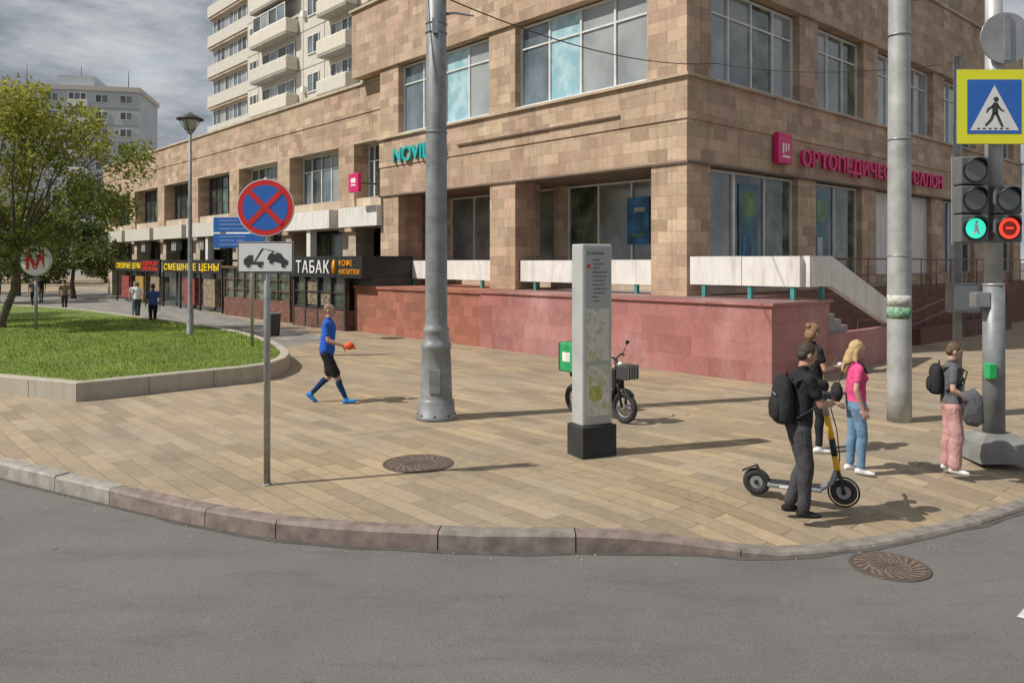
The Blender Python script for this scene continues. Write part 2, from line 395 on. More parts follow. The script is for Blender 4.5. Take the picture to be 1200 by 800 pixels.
cnt=0
while cnt<26000:
    x=random.uniform(-22,-5.3); y=random.uniform(14.5,32)
    if random.random()>(17/y)**1.5 or not inpoly(x,y,bi): continue
    a=random.uniform(0,6.28); h=random.uniform(.03,.075); wd=.012*y/16; lx,ly=random.uniform(-.03,.03),random.uniform(-.03,.03)
    k=len(vs); vs+=[(x-wd*math.cos(a),y-wd*math.sin(a),.325),(x+wd*math.cos(a),y+wd*math.sin(a),.325),(x+lx,y+ly,.33+h)]; fs.append((k,k+1,k+2)); cnt+=1
me=bpy.data.meshes.new('blades'); me.from_pydata(vs,[],fs)
for m in (leafmat('blade_a',(.20,.28,.04)),leafmat('blade_b',(.28,.34,.06))): me.materials.append(m)
me.polygons.foreach_set('material_index',np.random.randint(0,2,len(fs)).astype(np.int32))
o=bpy.data.objects.new('grass_blades',me); COL.objects.link(o); o.parent=lawn
# ------------------------------------------------------------------ buildings frame
CX,CY=4.51,20.1; TH=math.atan2(.668,.744)
def bempty(name): return empty(name,(CX,CY,0),TH)
def W(x,y,z=0):
    return Vector((CX+.744*x-.668*y, CY+.668*x+.744*y, z))
def fb(b,face,h0,h1,d0,d1,z0,z1,m,bev=0):
    if face=='L': b.box(d0,d1,h0,h1,z0,z1,m,bev)
    else: b.box(h0,h1,d0,d1,z0,z1,m,bev)
def window(b,face,h0,h1,z0,z1,dep,cols,trans=None,frame=FRAME,glasses=None,fw=.07,skipfrac=0):
    glasses=glasses or [GL_SKY]
    fb(b,face,h0,h1,dep-.06,dep,z0,z0+fw,frame); fb(b,face,h0,h1,dep-.06,dep,z1-fw,z1,frame)
    ww=(h1-h0)/cols
    for i in range(cols+1):
        c=h0+i*ww; a0=max(h0,c-fw/2) if 0<i<cols else (h0 if i==0 else h1-fw); a1=a0+fw
        fb(b,face,a0,a1,dep-.063,dep,z0+fw,z1-fw,frame)
    for i in range(cols):
        g=glasses[i%len(glasses)]; a0=h0+i*ww; a1=a0+ww; tilt=random.uniform(-.012,.012)
        d=dep-.01
        if face=='L': b.poly([(d+tilt,a1,z0),(d-tilt,a0,z0),(d-tilt,a0,z1),(d+tilt,a1,z1)],g)
        else: b.poly([(a0,d+tilt,z0),(a1,d-tilt,z0),(a1,d-tilt,z1),(a0,d+tilt,z1)],g)
        if trans:
            t=z0+(z1-z0)*trans; fb(b,face,a0+fw/2,a1-fw/2,dep-.057,dep-.004,t-.025,t+.025,frame)
# ---------------- corner building
cb=bempty('corner_building')
b=MB()
fb(b,'L',0,1.15,0,1.05,1.72,5.22,STONE)
for h in (6.6,13.3): fb(b,'L',h,h+1.25,0,1.1,1.72,5.22,STONE)
fb(b,'L',.9,14.6,2.3,2.6,1.72,2.1,STONE2)
for h in (6.4,12.9): fb(b,'L',h,h+.6,2.15,2.3,1.72,5.22,STONE2)
fb(b,'L',14.0,14.6,1.1,2.6,1.72,5.22,STONE)
for h in (5.85,10.3,16.6,21.5,27.0): fb(b,'R',h,h+1.15,.06,.7,1.72,5.22,STONE)
fb(b,'R',1.05,5.85,.3,.7,1.72,1.95,STONE2); fb(b,'R',7.0,27,.3,.7,1.72,2.1,STONE2)
b.box(0,28,0,14.6,5.22,6.32,STONE); b.box(-.04,28,-.04,14.6,6.32,7.40,STONE)
b.box(-.14,28,-.14,14.65,7.402,7.47,STONE2)
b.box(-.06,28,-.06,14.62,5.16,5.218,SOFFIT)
fb(b,'L',2.2,9.5,-.10,-.042,6.62,6.68,BFRAME)
for h in (0,6.6,13.3): fb(b,'L',h,h+1.3,.0,.6,7.472,10.2,STONE)
for h in (5.85,10.3,16.6,21.5,26.8): fb(b,'R',h,h+1.15,0,.6,7.472,10.2,STONE)
fb(b,'R',.61,1.1,0,.6,7.472,10.2,STONE)
b.box(-.10,28,-.10,16.6,10.2,12.9,STONE); b.box(-.2,28.1,-.2,16.7,12.902,13.0,STONE2)
b.box(.8,27.5,.8,14.3,13.002,19,STONE)
b.box(.5,27.5,13.9,14.55,7.472,10.198,STONE)
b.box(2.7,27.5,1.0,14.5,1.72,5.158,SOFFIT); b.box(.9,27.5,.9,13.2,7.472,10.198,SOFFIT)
b.obj('stone_walls',cb)
b=MB()
window(b,'L',1.3,6.6,7.55,10.15,.3,4,.72,glasses=[GL_GREY,GL_GREY,GL_CUR,GL_SKY])
window(b,'L',7.9,13.3,7.55,10.15,.3,4,.72,glasses=[GL_GREY,GL_CUR,GL_CUR,GL_SKY])
for h0,h1,c in ((1.1,5.85,4),(7.0,10.3,3),(11.45,16.6,4),(17.75,21.5,3),(22.65,26.8,3)):
    window(b,'R',h0,h1,7.55,10.15,.3,c,.72,glasses=[GL_GREY,GL_DIM,GL_TREES,GL_GREY])
    b.box(h0,h1,.0,.28,7.472,7.54,WHITE)
for h0,h1 in ((1.3,6.6),(7.9,13.3)): b.box(.0,.28,h0,h1,7.472,7.54,WHITE)
window(b,'L',.9,6.4,2.1,5.14,2.28,4,None,glasses=[GL_TREES,GL_DIM,GL_DIM,GL_TREES])
window(b,'L',7.0,12.9,2.1,5.14,2.28,4,None,glasses=[GL_DIM,GL_TREES,GL_DIM,GL_DIM])
window(b,'R',1.05,2.6,1.95,5.14,.32,1,None,glasses=[GL_DIM])
window(b,'R',2.6,5.85,1.95,5.14,.32,2,None,glasses=[GL_DARK,GL_TREES],fw=.06)
window(b,'R',7.0,10.3,2.1,5.14,.32,2,None,glasses=[GL_DARK,GL_TREES],fw=.06)
window(b,'R',11.45,16.6,2.1,5.14,.32,3,None,glasses=[WHITE,GL_GREY,WHITE])
window(b,'R',17.75,21.5,2.1,5.14,.32,3,None,glasses=[GL_DARK]); window(b,'R',22.65,27,2.1,5.14,.32,3,None,glasses=[GL_DARK])
PB=mat('poster_blue',(.04,.14,.17),.3,var=.8,scale=1.6,bs=0); PC=mat('poster_cyan',(.02,.16,.34),.3,var=.85,scale=2.4,bs=0)
PG=mat('poster_green',(.11,.20,.05),.3,var=.6,scale=3,bs=0); PWH=mat('poster_pale',(.40,.42,.42),.3,var=.4,scale=5,bs=0)
for h0,h1 in ((2.75,4.05),(7.2,8.4)):
    b.box(h0+.15,h1-.15,.285,.30,2.5,4.85,PB); b.box(h0+.3,h1-.3,.28,.284,3.9,4.6,PG); b.box(h0+.35,h1-.5,.279,.284,2.8,3.4,PWH if h0>5 else PC)
b.box(2.19,2.21,2.95,3.8,3.15,4.6,PC); b.box(2.18,2.189,3.1,3.5,4.15,4.28,PWH); b.box(2.18,2.189,3.05,3.6,3.4,3.47,PG)
b.obj('windows',cb)
b=MB()
b.box(-1.6,1.0,-3.3,6.4,-.02,1.66,PINK); b.box(-1.5,2.3,6.4,14.0,-.02,1.62,REDT)
b.box(-1.66,1.06,-3.36,6.4,1.66,1.72,PINK); b.box(-1.56,2.3,6.403,14.0,1.62,1.715,REDT)
b.box(1.0,28,-1.3,.7,-.02,1.715,BROWNW); b.box(1.0,2.7,.7,6.4,-.02,1.712,CONC)
for k in range(10):
    b.box(1.0+k*.34,1.0+(k+1)*.34,-3.1,-1.303,-.02,1.66-(k+1)*.155+.001,CONC)
b.box(1.003,4.9,-3.3,-3.1,-.02,.9,PINK)
b.obj('plinth',cb)
b=MB()
def parap(x0,y0,x1,y1,z0a,z1a,z0b,z1b,th=.16):
    d=Vector((x1-x0,y1-y0)).normalized(); nn=Vector((-d.y,d.x))*th/2
    vs=[]
    for (x,y,za,zb) in ((x0,y0,z0a,z1a),(x1,y1,z0b,z1b)):
        for s_ in(-1,1):
            for z in (za,zb): vs.append(Vector((x+nn.x*s_,y+nn.y*s_,z)))
    b.faces(vs,((0,1,3,2),(4,6,7,5),(0,4,5,1),(2,3,7,6),(1,5,7,3),(0,2,6,4)),WHITE)
for y0,y1 in ((1.2,6.55),(7.9,13.25)):
    ym=(y0+y1)/2
    parap(.25,y0,.25,ym-.01,1.98,2.66,1.98,2.66); parap(.25,ym+.01,.25,y1,1.98,2.65,1.98,2.65)
    for t in (.12,.5,.88):
        y=y0+(y1-y0)*t; b.box(.2,.3,y-.05,y+.05,1.715,1.98,TEAL)
parap(.05,-.12,.05,-1.6,2.03,2.74,2.03,2.74); parap(.05,-1.62,.05,-3.1,2.03,2.735,2.03,2.735); parap(.131,-3.18,1.2,-3.18,2.03,2.74,2.03,2.74)
parap(1.2,-3.18,4.7,-3.18,2.03,2.74,.85,1.5)
for y in (-.5,-1.8,-2.9): b.box(0,.1,y-.05,y+.05,1.72,2.03,TEAL)
b.box(.8,.9,-3.23,-3.13,1.72,2.03,TEAL)
b.obj('white_parapet',cb,recalc=True)
b=MB()
RAILP=mat('rail_rose',(.25,.10,.08),.5)
for zz in (.55,.95): b.tube([(4.9,-2.2,zz),(9,-2.2,zz+.1),(18,-2.2,zz+1.3)],[.022]*3,RAILP,8)
for i in range(14):
    x=4.9+i; z=0 if x<9 else (x-9)*.13; b.cyl((x,-2.2,z-.2),(x,-2.2,z+1.03),.02,.02,RAILP,8)
b.box(9,18,-2.35,-2.05,-.02,.5,BROWNW)
b.tube([(5,-1.25,2.7),(27,-1.25,2.7)],[.025]*2,RAILP,8); b.tube([(5,-1.25,2.2),(27,-1.25,2.2)],[.018]*2,RAILP,8)
for i in range(16): b.cyl((5+i*1.4,-1.25,1.71),(5+i*1.4,-1.25,2.7),.02,.02,RAILP,8)
b.obj('ramp_railing',cb)
text('lettering_salon','ОРТОПЕДИЧЕСКИЙ САЛОН',cb,(5.6,-.16,5.55),RF,.66,MAG,.05,width=11.4,off=.012)
b=MB(); b.box(4.2,5.0,-.22,-.05,5.5,6.4,MAG,.02)
for k in range(3): b.box(4.42+k*.15,4.50+k*.15,-.23,-.221,5.8+.05*k,6.1,SIGNW)
b.box(4.42,4.85,-.23,-.221,5.68,5.74,SIGNW)
b.obj('square_signboard',cb)
text('lettering_lab','NOVILAB',cb,(-.12,13.5,6.42),LF,.78,TURQ,.04,width=3.3,off=.010)
b=MB(); b.box(-.9,-.75,14.75,15.5,5.35,6.1,MAG,.02); b.box(-.75,.2,15.0,15.1,5.7,5.76,BFRAME); b.box(-.906,-.901,14.95,15.3,5.6,5.66,SIGNW); b.box(-.906,-.901,14.95,15.3,5.72,5.9,SIGNW)
b.obj('hanging_signboard',cb)
# ---------------- low arcade
ar=bempty('shopping_arcade')
b=MB(); X0=.5
b.box(X0,11,14.65,56,7.7,8.85,STONE); b.box(X0-.04,11,14.65,56,8.852,10.05,STONE); b.box(X0-.12,11.1,14.66,56.1,10.052,10.16,STONE2)
b.box(X0-.05,11,14.66,56.05,7.62,7.698,STONE2)
cols=[17.2,23.2,29.2,35.2,41.2,47.4,53.6]
for h in cols:
    b.box(X0-.15,X0+.9,h,h+1.3,3.9,7.618,STONE); b.box(X0,X0+.9,h+.1,h+1.2,-.02,3.9,STONE2)
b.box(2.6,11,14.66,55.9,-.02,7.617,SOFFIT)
prev=14.7
for i,h in enumerate(cols):
    h0,h1=prev,h
    b.box(X0-.75,X0+.85,h0-.25,h1+.25,4.05,4.85,WHITE if i<3 else CREAM)
    b.box(X0-.05,X0+.85,h0+.02,h1-.02,4.852,5.3,STONE2)
    b.box(X0+1.2,X0+1.35,h0,h1,-.02,.7,BROWNW)
    prev=h+1.3
for y in (20.2,26.4,32.4): b.box(X0-.62,X0-.3,y,y+.35,-.02,4.05,WHITE)
for y in (25,27.4,31.0,33.4,38.0,44.0): 
    b.box(X0-.5,X0-.1,y,y+.8,3.3,3.9,CONC,.02); b.torus((X0-.505,y+.4,3.6),(1,0,0),.22,.015,DFRAME,20,6)
b.obj('stone_walls',ar)
b=MB(); prev=14.7
for i,h in enumerate(cols):
    window(b,'L',prev+.02,h-.02,5.3,7.61,X0+.6,5,.7,frame=FRAME if i<3 else DFRAME,glasses=[GL_SKY,GL_GREY,GL_SKY,GL_DARK,GL_SKY] if i<3 else [GL_DARK,GL_DARK,GL_TREES])
    window(b,'L',prev+.02,h-.02,.7,3.98,X0+1.2,3,None,frame=DFRAME,glasses=[GL_DARK,GL_DIM,GL_TREES])
    prev=h+1.3
b.obj('windows',ar)
b=MB()
b.box(-1.5,-1.38,26.9,35.8,2.02,2.62,BLACK); b.box(-1.5,-1.38,36.3,45.3,2.0,2.75,BLACK)
b.box(-1.38,-.3,26.9,45.3,2.62,2.72,BLACK)
for y in (27,30,33,35.9,39,42,45.2): b.box(-1.45,-1.35,y,y+.1,-.02,2.0,DFRAME)
b.box(-1.0,-.9,27,45,.0,2.0,GL_DARK)
for y in (28.3,31.2,37,40,43): b.box(-1.3,-1.01,y,y+1.6,.25,1.7,mat('stall_goods',random.choice([(.40,.25,.05),(.30,.06,.05),(.28,.22,.14)]),.7,var=.8,scale=7))
b.obj('shop_fascia',ar)
text('lettering_prices','СМЕШНЫЕ ЦЕНЫ',ar,(-1.515,35.5,2.15),LF,.5,SGYEL,.01,width=8.2,off=.002,sp=1.08)
text('lettering_prices_b','СМЕШНЫЕ ЦЕНЫ',ar,(-1.515,45.1,2.2),LF,.5,SGYEL,.01,width=5.2,off=.0,sp=1.08)
REDL=mat('letters_red',(.75,.03,.02),.4,bs=0,emit=(.8,.03,.02),estr=.2)
text('lettering_clothes','ОДЕЖДА',ar,(-1.515,39.6,2.42),LF,.32,REDL,.01,width=3.0,off=.0,sp=1.08)
text('lettering_shoes','ОБУВЬ',ar,(-1.515,39.6,2.08),LF,.32,REDL,.01,width=3.0,off=.0,sp=1.08)
# ---------------- tobacco kiosk
kk=bempty('tobacco_kiosk')
b=MB(); kx0=-1.9
b.box(kx0-.12,.2,12.6,18.4,2.0,2.82,BLACK,.01)
b.box(kx0,.2,14.05,18.2,-.02,.75,BROWNW); b.box(kx0+.1,kx0+.2,14.05,18.2,.75,2.0,GL_DARK)
b.box(kx0,.2,18.2,18.3,-.02,2.0,BFRAME)
for y in (14.05,15.1,16.15,17.2,18.2): b.box(kx0-.02,kx0+.098,y-.05,y+.05,.0,2.0,DFRAME)
for z in (.78,1.4): b.box(kx0+.02,kx0+.097,14.1,18.2,z,z+.05,DFRAME)
b.box(-1.55,.2,12.6,14.04,1.7,2.0,DFRAME)
GD=mat('kiosk_goods',(.26,.20,.13),.6,var=.85,scale=9,bs=0)
b.box(kx0+.06,kx0+.098,15.3,16.0,.9,1.35,GD); b.box(kx0+.06,kx0+.098,16.3,17.1,.9,1.9,GD)
b.box(kx0+.3,.3,19.2,26.3,-.02,.9,BROWNW)
for y in np.arange(19.2,26.4,1.18): b.box(kx0+.28,kx0+.36,y-.04,y+.04,.9,2.3,BFRAME)
b.box(kx0+.2,.3,19.1,26.4,2.3,2.42,BFRAME); b.box(kx0+.4,kx0+.45,19.2,26.3,.9,2.3,GL_TREES)
for z in (1.3,1.8): b.box(kx0+.3,kx0+.34,19.2,26.3,z,z+.04,BFRAME)
b.obj('kiosk_body',kk)
text('lettering_tobacco','ТАБАК',kk,(kx0-.135,17.75,2.17),LF,.68,SIGNW,.01,width=2.75,off=.004,sp=1.12)
text('lettering_coffee','КОФЕ',kk,(kx0-.135,14.25,2.46),LF,.29,ORANGE,.01,width=.95,off=.0,sp=1.05)
text('lettering_drinks','НАПИТКИ',kk,(kx0-.135,14.25,2.14),LF,.27,ORANGE,.01,width=1.45,off=.0,sp=1.05)
b=MB(); b.tube([(kx0-.14,14.6,2.15),(kx0-.14,14.6,2.45),(kx0-.14,14.6,2.68)],[.07,.09,.04],ORANGE,10); b.obj('cup_mark',kk)
# ---------------- panel high rise
ht=bempty('apartment_tower'); b=MB(); TX=12.4; TY=35.8
b.box(TX,TX+14,TY,TY+20.4,0,54,CREAM); b.box(TX+1.2,TX+14,TY+20.4,TY+31,0,54,CREAM2)
b.box(TX-.1,TX+14,TY-.1,TY+20.5,54,55,CREAM2)
wb=MB()
for fl in range(4,18):
    z=fl*3.0
    b.box(TX-.02,TX,TY+.02,TY+20.4,z-.06,z-.02,SOFFIT)
    for y in (6.2,9.7,18.0): b.box(TX-.02,TX,TY+y,TY+y+.04,z-.02,z+2.94,SOFFIT)
    for y0,y1 in ((1.2,5.6),(10.5,17.6)):
        b.box(TX-1.1,TX-.001,TY+y0,TY+y1,z,z+1.15,CREAM2 if (fl*3+int(y0))%4 else CREAM,.12)
        b.box(TX-1.05,TX-.002,TY+y0+.05,TY+y1-.05,z-.12,z-.001,CONC)
        window(wb,'L',TY+y0+.5,TY+y1-.5,z+1.16,z+2.5,TX-.06 if (fl*5+int(y0))%3 else TX-.9,4,None,glasses=[GL_SKY,GL_DARK,GL_GREY,GL_DARK],fw=.09)
    window(wb,'L',TY+7.0,TY+8.9,z+.9,z+2.4,TX-.03,2,None,glasses=[GL_DARK,GL_SKY],fw=.09)
    window(wb,'L',TY+18.3,TY+19.8,z+.9,z+2.4,TX-.03,2,None,glasses=[GL_DARK,GL_SKY],fw=.09)
    b.box(TX+.3,TX+1.2,TY+20.5,TY+30.8,z,z+1.1,CREAM)
    window(wb,'L',TY+20.6,TY+30.7,z+1.1,z+2.75,TX+.9,10,None,glasses=random.sample([GL_DARK,GL_SKY,GL_DARK,GL_GREY,GL_SKY,GL_GREY],5),fw=.12)
    b.box(TX+.4,TX+1.2,TY+20.5,TY+30.8,z+2.76,z+2.998,STONE2)
    if random.random()<.5: b.box(TX-.35,TX-.001,TY+9.1,TY+9.6,z+1.0,z+1.5,SIGNW)
b.obj('walls',ht); wb.obj('windows',ht)
# ---------------- distant block
db=empty('distant_apartment_block',(-67,140,0),math.radians(12)); b=MB(); wb=MB()
b.box(-70,0,0,14,0,33,PANELB); b.box(-70.3,.3,-.3,14.3,33,33.8,CREAM); b.box(-40,-30,2,10,33.8,36.5,PANELB); b.box(-14,-8,2,10,33.8,36,PANELB)
for x in (-3,-11,-20,-27,-45): b.cyl((x,5,33.8),(x,5,36.5+random.random()*2),.08,.06,DFRAME,6)
for fl in range(11):
    z=fl*3
    b.box(-70,0,-.04,-.001,z-.08,z-.02,SOFFIT)
    for i in range(17):
        x=-68+i*4.05
        if i%4==2:
            b.box(x-.2,x+3.0,-1.0,-.001,z,z+1.1,SIGNW); window(wb,'R',x-.1,x+2.9,z+1.12,z+2.5,-.75,3,None,glasses=[GL_DARK,GL_SKY],fw=.15)
        else: window(wb,'R',x,x+2.2,z+.9,z+2.4,-.03,2,None,glasses=[GL_DARK,GL_SKY,GL_DARK],fw=.14)
b.obj('walls',db); wb.obj('windows',db)
# ------------------------------------------------------------------ trees
def leafmesh(name,clusters,per,size,mats,parent,flat=.85):
    cc=[]
    for (c,r,shade) in clusters:
        n=int(per*r*r); d=np.random.normal(size=(n,3)); d/=np.linalg.norm(d,axis=1)[:,None]
        rad=r*np.random.uniform(.2,1.2,n)**.6
        p=np.array(c)+d*rad[:,None]*np.array([1,1,flat]); cc.append((p,np.full(n,shade)))
    P=np.concatenate([a for a,_ in cc]); S=np.concatenate([s for _,s in cc]); n=len(P)
    a=np.random.normal(size=(n,3)); a/=np.linalg.norm(a,axis=1)[:,None]
    t=np.random.normal(size=(n,3)); t-=a*(a*t).sum(1)[:,None]; t/=np.linalg.norm(t,axis=1)[:,None]
    sz=size*np.random.uniform(.6,1.3,n)[:,None]
    v=np.stack([P-a*sz, P+t*sz*.5, P+a*sz, P-t*sz*.5],1).reshape(-1,3)
    me=bpy.data.meshes.new(name); me.vertices.add(4*n); me.vertices.foreach_set('co',v.ravel())
    me.loops.add(4*n); me.loops.foreach_set('vertex_index',np.arange(4*n,dtype=np.int32)); me.polygons.add(n)
    me.polygons.foreach_set('loop_start',np.arange(0,4*n,4,dtype=np.int32)); me.polygons.foreach_set('loop_total',np.full(n,4,dtype=np.int32))
    for m in mats: me.materials.append(m)
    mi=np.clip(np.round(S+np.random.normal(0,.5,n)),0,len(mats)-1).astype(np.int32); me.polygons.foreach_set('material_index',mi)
    me.update(); me.validate()
    o=bpy.data.objects.new(name,me); COL.objects.link(o); o.parent=parent; return o
def tree(name,base,crown_c,crown_r,ncl,per,size,mats,trunk_r=.16,zb=0,clr=(.7,1.2)):
    e=empty(name,(0,0,0)); base=Vector(base); cc=Vector(crown_c)
    b=MB(); fork=base.lerp(Vector((cc.x,cc.y,cc.z-crown_r[2]*.6)),.75)
    mid=base.lerp(fork,.5)+Vector((random.uniform(-.2,.2),0,0))
    b.tube([base-Vector((0,0,.1)),base+Vector((0,0,.25)),mid,fork],[trunk_r*1.6,trunk_r*1.1,trunk_r*.9,trunk_r*.75],BARK,10)
    cl=[]
    for i in range(ncl):
        d=Vector(np.random.normal(size=3)).normalized(); q=random.uniform(.3,1)**.5
        c=cc+Vector((d.x*crown_r[0],d.y*crown_r[1],d.z*crown_r[2]))*q
        r=random.uniform(*clr)
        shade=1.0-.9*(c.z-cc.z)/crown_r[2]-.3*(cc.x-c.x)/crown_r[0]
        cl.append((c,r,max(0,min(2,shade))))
        if i%3: m=fork.lerp(c,.7)+Vector((random.uniform(-.3,.3),random.uniform(-.3,.3),.2)); b.tube([m,c],[trunk_r*.14,.012],BARK,5)
        else:
            m=fork.lerp(c,.5)+Vector((random.uniform(-.3,.3),random.uniform(-.3,.3),.2)); b.tube([fork,m,c],[trunk_r*.4,trunk_r*.22,.015],BARK,6)
        for k in range(3):
            q2=c+Vector(np.random.normal(size=3)).normalized()*r*.9; b.tube([m.lerp(c,.6),q2],[.015,.005],BARK,4)
    b.obj('trunk',e)
    leafmesh('crown',cl,per,size,mats,e); return e
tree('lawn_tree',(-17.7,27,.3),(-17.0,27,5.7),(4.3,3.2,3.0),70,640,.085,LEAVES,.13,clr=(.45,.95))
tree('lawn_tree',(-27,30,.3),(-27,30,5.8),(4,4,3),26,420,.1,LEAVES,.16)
tree('street_tree',(-31.5,56,0),(-31.5,56,4.0),(3.2,3,2.0),16,260,.16,LEAVESD,.15)
tree('street_tree',(-38,60,0),(-38,60,4.8),(4,3,2.6),20,260,.16,LEAVESD,.15)
tree('street_tree',(-46,64,0),(-46,64,5.2),(4.5,3,3),20,260,.16,LEAVESD,.15)
tree('street_tree',(-33,50,0),(-33,50,3.6),(3.0,2.4,1.8),16,280,.14,LEAVESD,.12)
e=empty('distant_trees'); cl=[]
for i in range(60):
    cl.append((Vector((random.uniform(-105,-38),random.uniform(85,118),random.uniform(1.5,6.5))),random.uniform(2,3.4),random.uniform(0,2)))
leafmesh('foliage',cl,70,.35,LEAVESD,e)
# ------------------------------------------------------------------ poles
def lathe(b,x,y,prof,m,n=28):
    b.tube([(x,y,z) for r,z in prof],[r for r,z in prof],m,n)
e=empty('lamp_pole',(-1.26,12.97,0)); b=MB()
lathe(b,0,0,[(.335,-.01),(.335,.06),(.31,.08),(.30,.30),(.28,.33),(.265,.36),(.25,.9),(.235,1.15),(.25,1.17),(.25,1.24),(.225,1.27),(.20,1.42),(.215,1.44),(.215,1.5),(.19,1.53),(.185,1.6),(.175,4.5),(.16,9.5)],POLE,20)
for k in range(8):
    a=k*math.pi/4; b.cyl((.31*math.cos(a),.31*math.sin(a),.06),(.31*math.cos(a),.31*math.sin(a),.1),.018,.018,DFRAME,6)
b.torus((0,0,4.75),(0,0,1),.178,.012,POLE); b.torus((0,0,6.4),(0,0,1),.17,.016,POLE); b.torus((0,0,6.55),(0,0,1),.17,.012,POLE)
b.box(-.09,.09,-.275,-.25,.45,.85,POLE,.005)
b.box(-.05,.05,-.21,-.17,6.35,6.6,GALV)
b.tube([(.15,0,6.72),(.3,0,6.74),(.62,.1,6.72)],[.03,.02,.015],GALV,8)
b.obj('pole',e)
e=empty('utility_pole',(6.34,12.76,0)); b=MB()
lathe(b,0,0,[(.19,-.01),(.188,.5),(.165,7),(.15,10)],POLEL,22)
for z in (2.7,4.6,6.3): b.torus((0,0,z),(0,0,1),.178,.012,GALV)
STK=mat('sticker_green',(.20,.38,.24),.7,var=.7,scale=14); b.tube([(0,0,1.68),(0,0,1.86)],[.187,.186],STK,22)
STW=mat('paper_notice',(.50,.50,.46),.8,var=.5,scale=14); b.tube([(0,0,1.88),(0,0,2.06)],[.1865,.1855],STW,22)
b.obj('pole',e)
e=empty('street_lamp',(-10.2,24.7,0)); b=MB()
lathe(b,0,0,[(.16,0),(.16,.25),(.11,.3),(.10,1.1),(.075,1.15),(.06,4),(.045,6.7)],POLE,14)
lathe(b,0,0,[(.05,6.65),(.10,6.7),(.12,6.75)],POLE,14)
lathe(b,0,0,[(.12,6.76),(.24,7.05),(.26,7.1)],GL_GREY,18); lathe(b,0,0,[(.42,7.1),(.40,7.14),(.12,7.27),(.03,7.33)],DFRAME,22)
for k in range(4):
    a=k*math.pi/2; b.cyl((.12*math.cos(a),.12*math.sin(a),6.74),(.36*math.cos(a),.36*math.sin(a),7.11),.012,.012,DFRAME,6)
b.obj('lamp',e)
e=empty('metro_marker',(-16.0,26.2,.3)); b=MB()  # round map marker, modelled as a disc sign on an added pole
b.cyl((0,0,0),(0,0,1.95),.05,.05,GALV,12); b.cyl((0,-.05,2.35),(0,.05,2.35),.52,.52,SIGNW,48); b.torus((0,-.05,2.35),(0,1,0),.51,.012,GALV,48,6)
b.tube([(0,0,1.8),(0,0,1.95)],[.02,.14],SIGNW,14)
b.obj('sign',e)
text('letter_m','М',e,(0,-.058,2.07),RF,.78,RED,.004,width=.62,align='CENTER',off=.02)
# blue info sign
e=empty('information_sign',(-7.0,21,0)); b=MB(); b.cyl((0,0,0),(0,0,3.9),.045,.045,GALV,12)
b.box(-1.02,.46,-.08,-.05,3.40,3.80,BLUE,.01); b.box(-1.02,.46,-.08,-.05,2.98,3.36,BLUE,.01)
LB=mat('print_lightblue',(.45,.52,.68),.4,bs=0)
for z,ls in ((3.70,(.5,.35)),(3.60,(.8,)),(3.48,(.3,.3)),(3.27,(.7,)),(3.17,(.4,.2)),(3.06,(.8,))):
    x=-.85
    for l in ls: b.box(x,x+l,-.084,-.081,z,z+.018,LB); x+=l+.06
b.box(.2,.38,-.084,-.081,3.5,3.7,LB)
b.obj('sign',e)
e=empty('no_stopping_sign',(-2.86,9.1,0)); b=MB()
b.cyl((0,0,-.01),(0,0,3.58),.038,.038,GALV,16); b.torus((0,0,.01),(0,0,1),.045,.012,CONC)
b.cyl((0,-.045,3.23),(0,-.06,3.23),.335,.335,GALV,48)
b.disc(0,-.0625,3.23,.332,SIGNW,48); b.disc(0,-.0645,3.23,.322,RED,48); b.disc(0,-.0665,3.23,.262,BLUE,48)
for s_ in (1,-1):
    R=Matrix.Translation((0,0,3.23))@Matrix.Rotation(s_*math.pi/4,4,'Y')
    b.box(-.264,.264,-.0705-(.001 if s_>0 else 0),-.0685,-.03,.03,RED,R=R)
b.box(-.325,.325,-.058,-.045,2.475,2.835,GALV,.004); b.box(-.318,.318,-.061,-.059,2.482,2.828,DFRAME); b.box(-.308,.308,-.064,-.062,2.492,2.818,SIGNW)
def px(pts,m=DFRAME,y=-.066): b.poly([(x,y,z+2.65) for x,z in pts],m)
px([(-.25,-.08),(-.02,-.08),(-.02,-.045),(-.14,-.045),(-.14,.03),(-.19,.03),(-.25,-.02)])
px([(-.13,-.04),(-.11,-.04),(-.02,.10),(-.04,.11)])
px([(-.04,.11),(-.02,.10),(.10,.07),(.10,.08)])
px([(.02,-.02),(.26,-.09),(.27,-.04),(.22,-.005),(.18,.05),(.09,.075),(.04,.035)])
px([(.09,.05),(.12,.04),(.13,.055),(.10,.064)],SIGNW,-.068)
def dsc(x,z,r,m=DFRAME,y=-.069): b.disc(x,y,2.65+z,r,m,16)
dsc(-.20,-.085,.028);dsc(-.06,-.085,.028);dsc(.07,-.045,.026);dsc(.21,-.09,.026)
for z in (2.56,2.75,3.08,3.40): b.box(-.05,.05,-.046,.045,z-.012,z+.012,GALV)
b.obj('sign',e)
